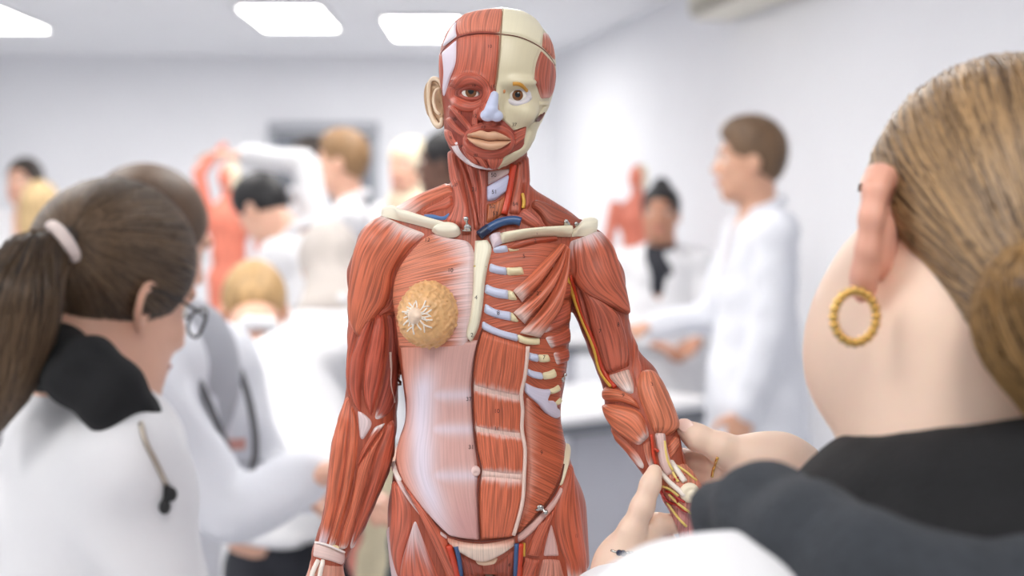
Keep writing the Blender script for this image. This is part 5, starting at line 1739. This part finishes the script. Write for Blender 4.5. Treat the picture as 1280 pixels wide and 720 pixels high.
# hoodie: black neck, charcoal hood lying on the shoulders
nc = np.array([0.262, 0.735, 0])
ck = []
for rx_, ry_, zb, zf, th in ((0.082, 0.074, 1.350, 1.312, 0.014), (0.094, 0.086, 1.328, 1.285, 0.024), (0.116, 0.104, 1.296, 1.25, 0.032)):
    pts = []
    for t in np.linspace(0, 2 * math.pi, 21)[:-1]:
        x_, y_ = rx_ * math.cos(t), ry_ * math.sin(t)
        k_ = 0.5 - 0.5 * (x_ * fw[0] + y_ * fw[1]) / 0.09
        pts.append(nc + np.array([x_, y_, zf + (zb - zf) * min(max(k_, 0), 1)]))
    pts.append(pts[0])
    ck += chain(pts, [th] * 21, 0.02)
blob('hoodie_neck', ck, 0.004, M_black, root, folds(0.002, 1.6, 3.0))
hd_pts = [P(916, 700, 0.72), P(914, 648, 0.690), P(954, 640, 0.650), P(1010, 672, 0.610), P(1090, 724, 0.580), P(1180, 752, 0.570), P(1290, 760, 0.58), P(1380, 740, 0.62)]
hk = chain(hd_pts, [0.014, 0.017, 0.020, 0.023, 0.026, 0.026, 0.025, 0.02], 0.012)
hk += chain([p_ + np.array([0.0, -0.008, -0.034]) for p_ in hd_pts[2:]], [0.012, 0.022, 0.030, 0.032, 0.03, 0.024], 0.012)
blob('hood', hk, 0.003, M_greyh, root, folds(0.0016, 2.6, 0.4))['label'] = 'charcoal grey hood lying on the shoulders'



def nail(c0, n0, up0, a, b):
    n0 = np.asarray(n0, float) / np.linalg.norm(n0)
    u0 = np.asarray(up0, float)
    u0 = u0 - n0 * (u0 @ n0)
    u0 /= np.linalg.norm(u0)
    R_ = np.stack([np.cross(u0, n0), u0, n0], 1)
    return blob('fingernail', [E(c0, (a, b, 0.0011), R_, 0)], 0.0006, mat('nail_pink', (240, 206, 192), 0.25), root)


for k_, hm_ in (('hr', HANDS[0]), ('hl', HANDS[1])):
    ALLB[k_] = BVHTree.FromPolygons(hm_[0].tolist(), hm_[1].tolist())


def onhand(x_, y_, k_, off):
    l_ = np.array(hit(x_, y_, k_))
    d_ = l_ - np.array([0, 0, CAMZ])
    return l_ - d_ / np.linalg.norm(d_) * off


nail(onhand(857, 532, 'hr', 0.0), (-0.25, -1, 0.45), (-1, 0.15, 0.62), 0.0050, 0.0064)
tube('gold_ring', [onhand(x_, y_, 'hr', 0.0006) for x_, y_ in ((890, 596), (891, 590), (893, 583), (895, 577), (897, 572))], 0.0010, M_gold, root)
rg = tube('stone_ring', [onhand(x_, y_, 'hl', 0.0005) for x_, y_ in ((764, 688), (770, 690), (778, 691), (785, 691), (791, 690))], 0.0008, M_steel, root)
for x_, y_ in ((774, 691), (779, 691.5)):
    blob('ring_stone', [E(onhand(x_, y_, 'hl', 0.001), 0.0022, k=0)], 0.0008, mat('stone_navy', (24, 34, 62), 0.1), rg)
blob('ring_gem', [E(onhand(785, 691, 'hl', 0.001), 0.0014, k=0)], 0.0006, M_steel, rg)

# ---- people in the background
person('man with short brown hair in white coat standing in profile at the right wall', 938, 203, 4.35, 96, head_yaw=84, h=0.009, hair=('short', 'fade'), skin=SK2, coat=M_coat2, s=1.02,
       armL=((-0.03, 0.03, -0.29), (-0.03, 0.10, -0.52)), armR=((0.03, 0.10, -0.27), (0.02, 0.30, -0.30)))
person('dark-haired woman in white coat facing us between the red figure and the standing man', 826, 268, 6.0, 165, head_yaw=168, h=0.010, hair=('updo', 'black'), skin=SK3, shirt=M_trou,
       armR=((0.06, 0.05, -0.26), (-0.16, 0.20, -0.32)), armL=((-0.06, 0.06, -0.26), (-0.02, 0.24, -0.30)))
person('man with light brown hair in white coat in front of the grey door', 428, 205, 5.8, 100, head_yaw=80, h=0.010, hair=('short', 'light'), skin=SK1, s=1.02, armL=((-0.03, 0.12, -0.26), (0.02, 0.32, -0.24)))
person('person with brown face turned right, half hidden at the left of the grey door', 390, 208, 6.7, -75, h=0.011, hair=('short', 'dark'), skin=SK3)
person('student with black hair bending forward and reaching one arm over the red figure', 330, 262, 5.0, 70, head_yaw=55, pitch=45, lean=0.30, h=0.010, hair=('short', 'black'), skin=SK1, hip=0.95,
       armR=('w', P(380, 205, 5.25), P(302, 196, 5.2)), armL=((-0.02, 0.15, -0.22), (0.0, 0.35, -0.28)))
person('student in grey beige headscarf with back turned in the middle distance', 412, 336, 4.1, 20, pitch=30, lean=0.18, h=0.010, hair=('scarf', 'grey'), skin=SK2, coat=M_coat,
       armR=((0.05, 0.10, -0.26), (0.0, 0.32, -0.30)), armL=((-0.05, 0.10, -0.26), (0.0, 0.32, -0.30)))
person('tan-haired student in white coat bending low, rounded white back towards us', 318, 392, 3.45, 12, pitch=60, lean=0.36, h=0.009, hair=('short', 'tan'), skin=SK1, side=-0.10, hem=-0.03,
       armR=((0.04, 0.12, -0.26), (-0.03, 0.34, -0.30)), armL=((-0.04, 0.12, -0.26), (0.0, 0.34, -0.30)))
person('person with dark brown hair facing us by the far left wall', 30, 228, 7.2, 170, h=0.012, hair=('long', 'dark'), skin=SK1)
person('person with long blond hair seen from behind at the far left', 50, 262, 6.3, 10, h=0.011, hair=('long', 'blond'), skin=SK1)
person('person in pale cream headscarf behind the shoulder of the anatomical figure', 512, 210, 6.2, 150, h=0.011, hair=('scarf', 'cream'), skin=SK1, coat=M_coat)
person('person with dark skin and black hair just left of the neck of the anatomical figure', 556, 205, 5.3, 80, h=0.010, hair=('updo', 'black'), skin=skin_mat('skin_dark', (104, 72, 58)), coat=M_coat2)


# small red anatomy figures on the far benches
def red_figure(label, px, py, Y, base_z, arm=None):
    c = P(px, py, Y)
    root = empty('anatomical_figure', label, 'anatomical model', (c[0], c[1], base_z))
    o = lambda x, z, y=0.0: c + np.array([x, y, z])
    mr = mat('figure_red', (214, 122, 100), 0.45, noise=0.25, nscale=40, bump=0.3, bscale=90, stretch=(1, 1, 0.3))
    z0 = base_z - c[2]
    b = [E(o(0, 0), (0.045, 0.055, 0.065), k=0.01), C(o(0, -0.05), o(0, -0.10), 0.028, 0.032, 0.01), E(o(0, -0.20), (0.10, 0.06, 0.11), k=0.03), E(o(0, -0.33), (0.078, 0.052, 0.10), k=0.03), E(o(0, -0.43), (0.088, 0.056, 0.07), k=0.03),
         C(o(0.11, -0.14), o(0.14, -0.30), 0.03, 0.026, 0.015), C(o(0.14, -0.30), o(0.15, -0.45), 0.026, 0.016, 0.01)]
    if arm:
        b += [C(o(-0.10, -0.13), o(-0.13, 0.02), 0.03, 0.026, 0.015), C(o(-0.13, 0.02), o(*arm), 0.026, 0.015, 0.01)]
    else:
        b += [C(o(-0.11, -0.14), o(-0.14, -0.30), 0.03, 0.026, 0.015), C(o(-0.14, -0.30), o(-0.15, -0.45), 0.026, 0.016, 0.01)]
    for sx in (-1, 1):
        b += [C(o(sx * 0.045, -0.45), o(sx * 0.05, min(-0.5, (z0 - 0.45) / 2)), 0.048, 0.034, 0.02), C(o(sx * 0.05, min(-0.5, (z0 - 0.45) / 2)), o(sx * 0.05, z0 + 0.04), 0.034, 0.018, 0.01)]
    blob('muscle_body', b, 0.007, mr, root)
    blob('skull', [E(o(0.02, 0.012), (0.032, 0.05, 0.058), k=0.01), E(o(0.025, -0.03, -0.03), (0.022, 0.02, 0.025), k=0.01)], 0.006, mat('figure_bone', (226, 216, 190), 0.5), root)
    box('base_plate', o(0, z0 + 0.014), (0.24, 0.20, 0.028), M_white, root, bevel=0.005)
    return root


red_figure('blurred red muscle figure with one arm raised beside the bending student', 286, 222, 6.2, 0.90, arm=(-0.02, 0.14))
red_figure('blurred red muscle figure behind the dark-haired woman', 797, 222, 6.9, 0.90)
bench('white lab bench at the far right, under the second red figure', (0.52, 6.95), (0.6, 0.4), 0.0, 0.90)
bench('white table carrying the large anatomical figure', (-0.02, 1.06), (0.62, 0.34), 0.0, float(U(0, 1506, 0)[2]))

# dark cabinet and leg model behind the hanging arm of the figure
cb = P(535, 560, 2.85)
ct = empty('storage_cabinet', 'dark grey cabinet behind the hip of the large anatomical figure', 'cabinet', (cb[0], cb[1], 0))
M_cab = mat('cabinet_charcoal', (70, 76, 84), 0.6, noise=0.1, nscale=60)
box('body', (cb[0], cb[1], 0.50), (0.24, 0.30, 0.98), M_cab, ct, bevel=0.006)
for i in range(4):
    dq = box('drawer', (cb[0], cb[1] - 0.155, 0.14 + 0.235 * i), (0.225, 0.014, 0.22), mat('drawer_charcoal', (82, 88, 96), 0.55), ct, bevel=0.004)
    box('handle', (cb[0], cb[1] - 0.168, 0.20 + 0.235 * i), (0.09, 0.014, 0.014), M_steel, dq, bevel=0.003)
lp = lambda x, y: P(x, y, 2.52)
sx0 = lp(462, 720)
sz = 0.66
lm = empty('leg_model', 'cream and pink leg anatomy model behind the hanging arm of the large figure', 'anatomical model', (sx0[0], sx0[1], sz))
blob('bone', chain([lp(480, 572), lp(477, 612), lp(468, 655), lp(462, 700), np.array([sx0[0], sx0[1], sz + 0.03])], [0.026, 0.022, 0.024, 0.028, 0.020], 0.02), 0.007, mat('leg_cream', (226, 214, 180), 0.5, noise=0.08, nscale=30), lm)
blob('muscle', chain([lp(470, 628), lp(458, 660), lp(452, 700), lp(452, 740)], [0.010, 0.020, 0.022, 0.012], 0.015), 0.006, mat('leg_pink', (212, 132, 116), 0.5, noise=0.2, nscale=50), lm)
box('base_plate', (sx0[0], sx0[1], sz + 0.010), (0.16, 0.16, 0.02), M_white, lm, bevel=0.004)
bench('small white side table under the leg model', (sx0[0], sx0[1]), (0.26, 0.24), 0.0, sz)
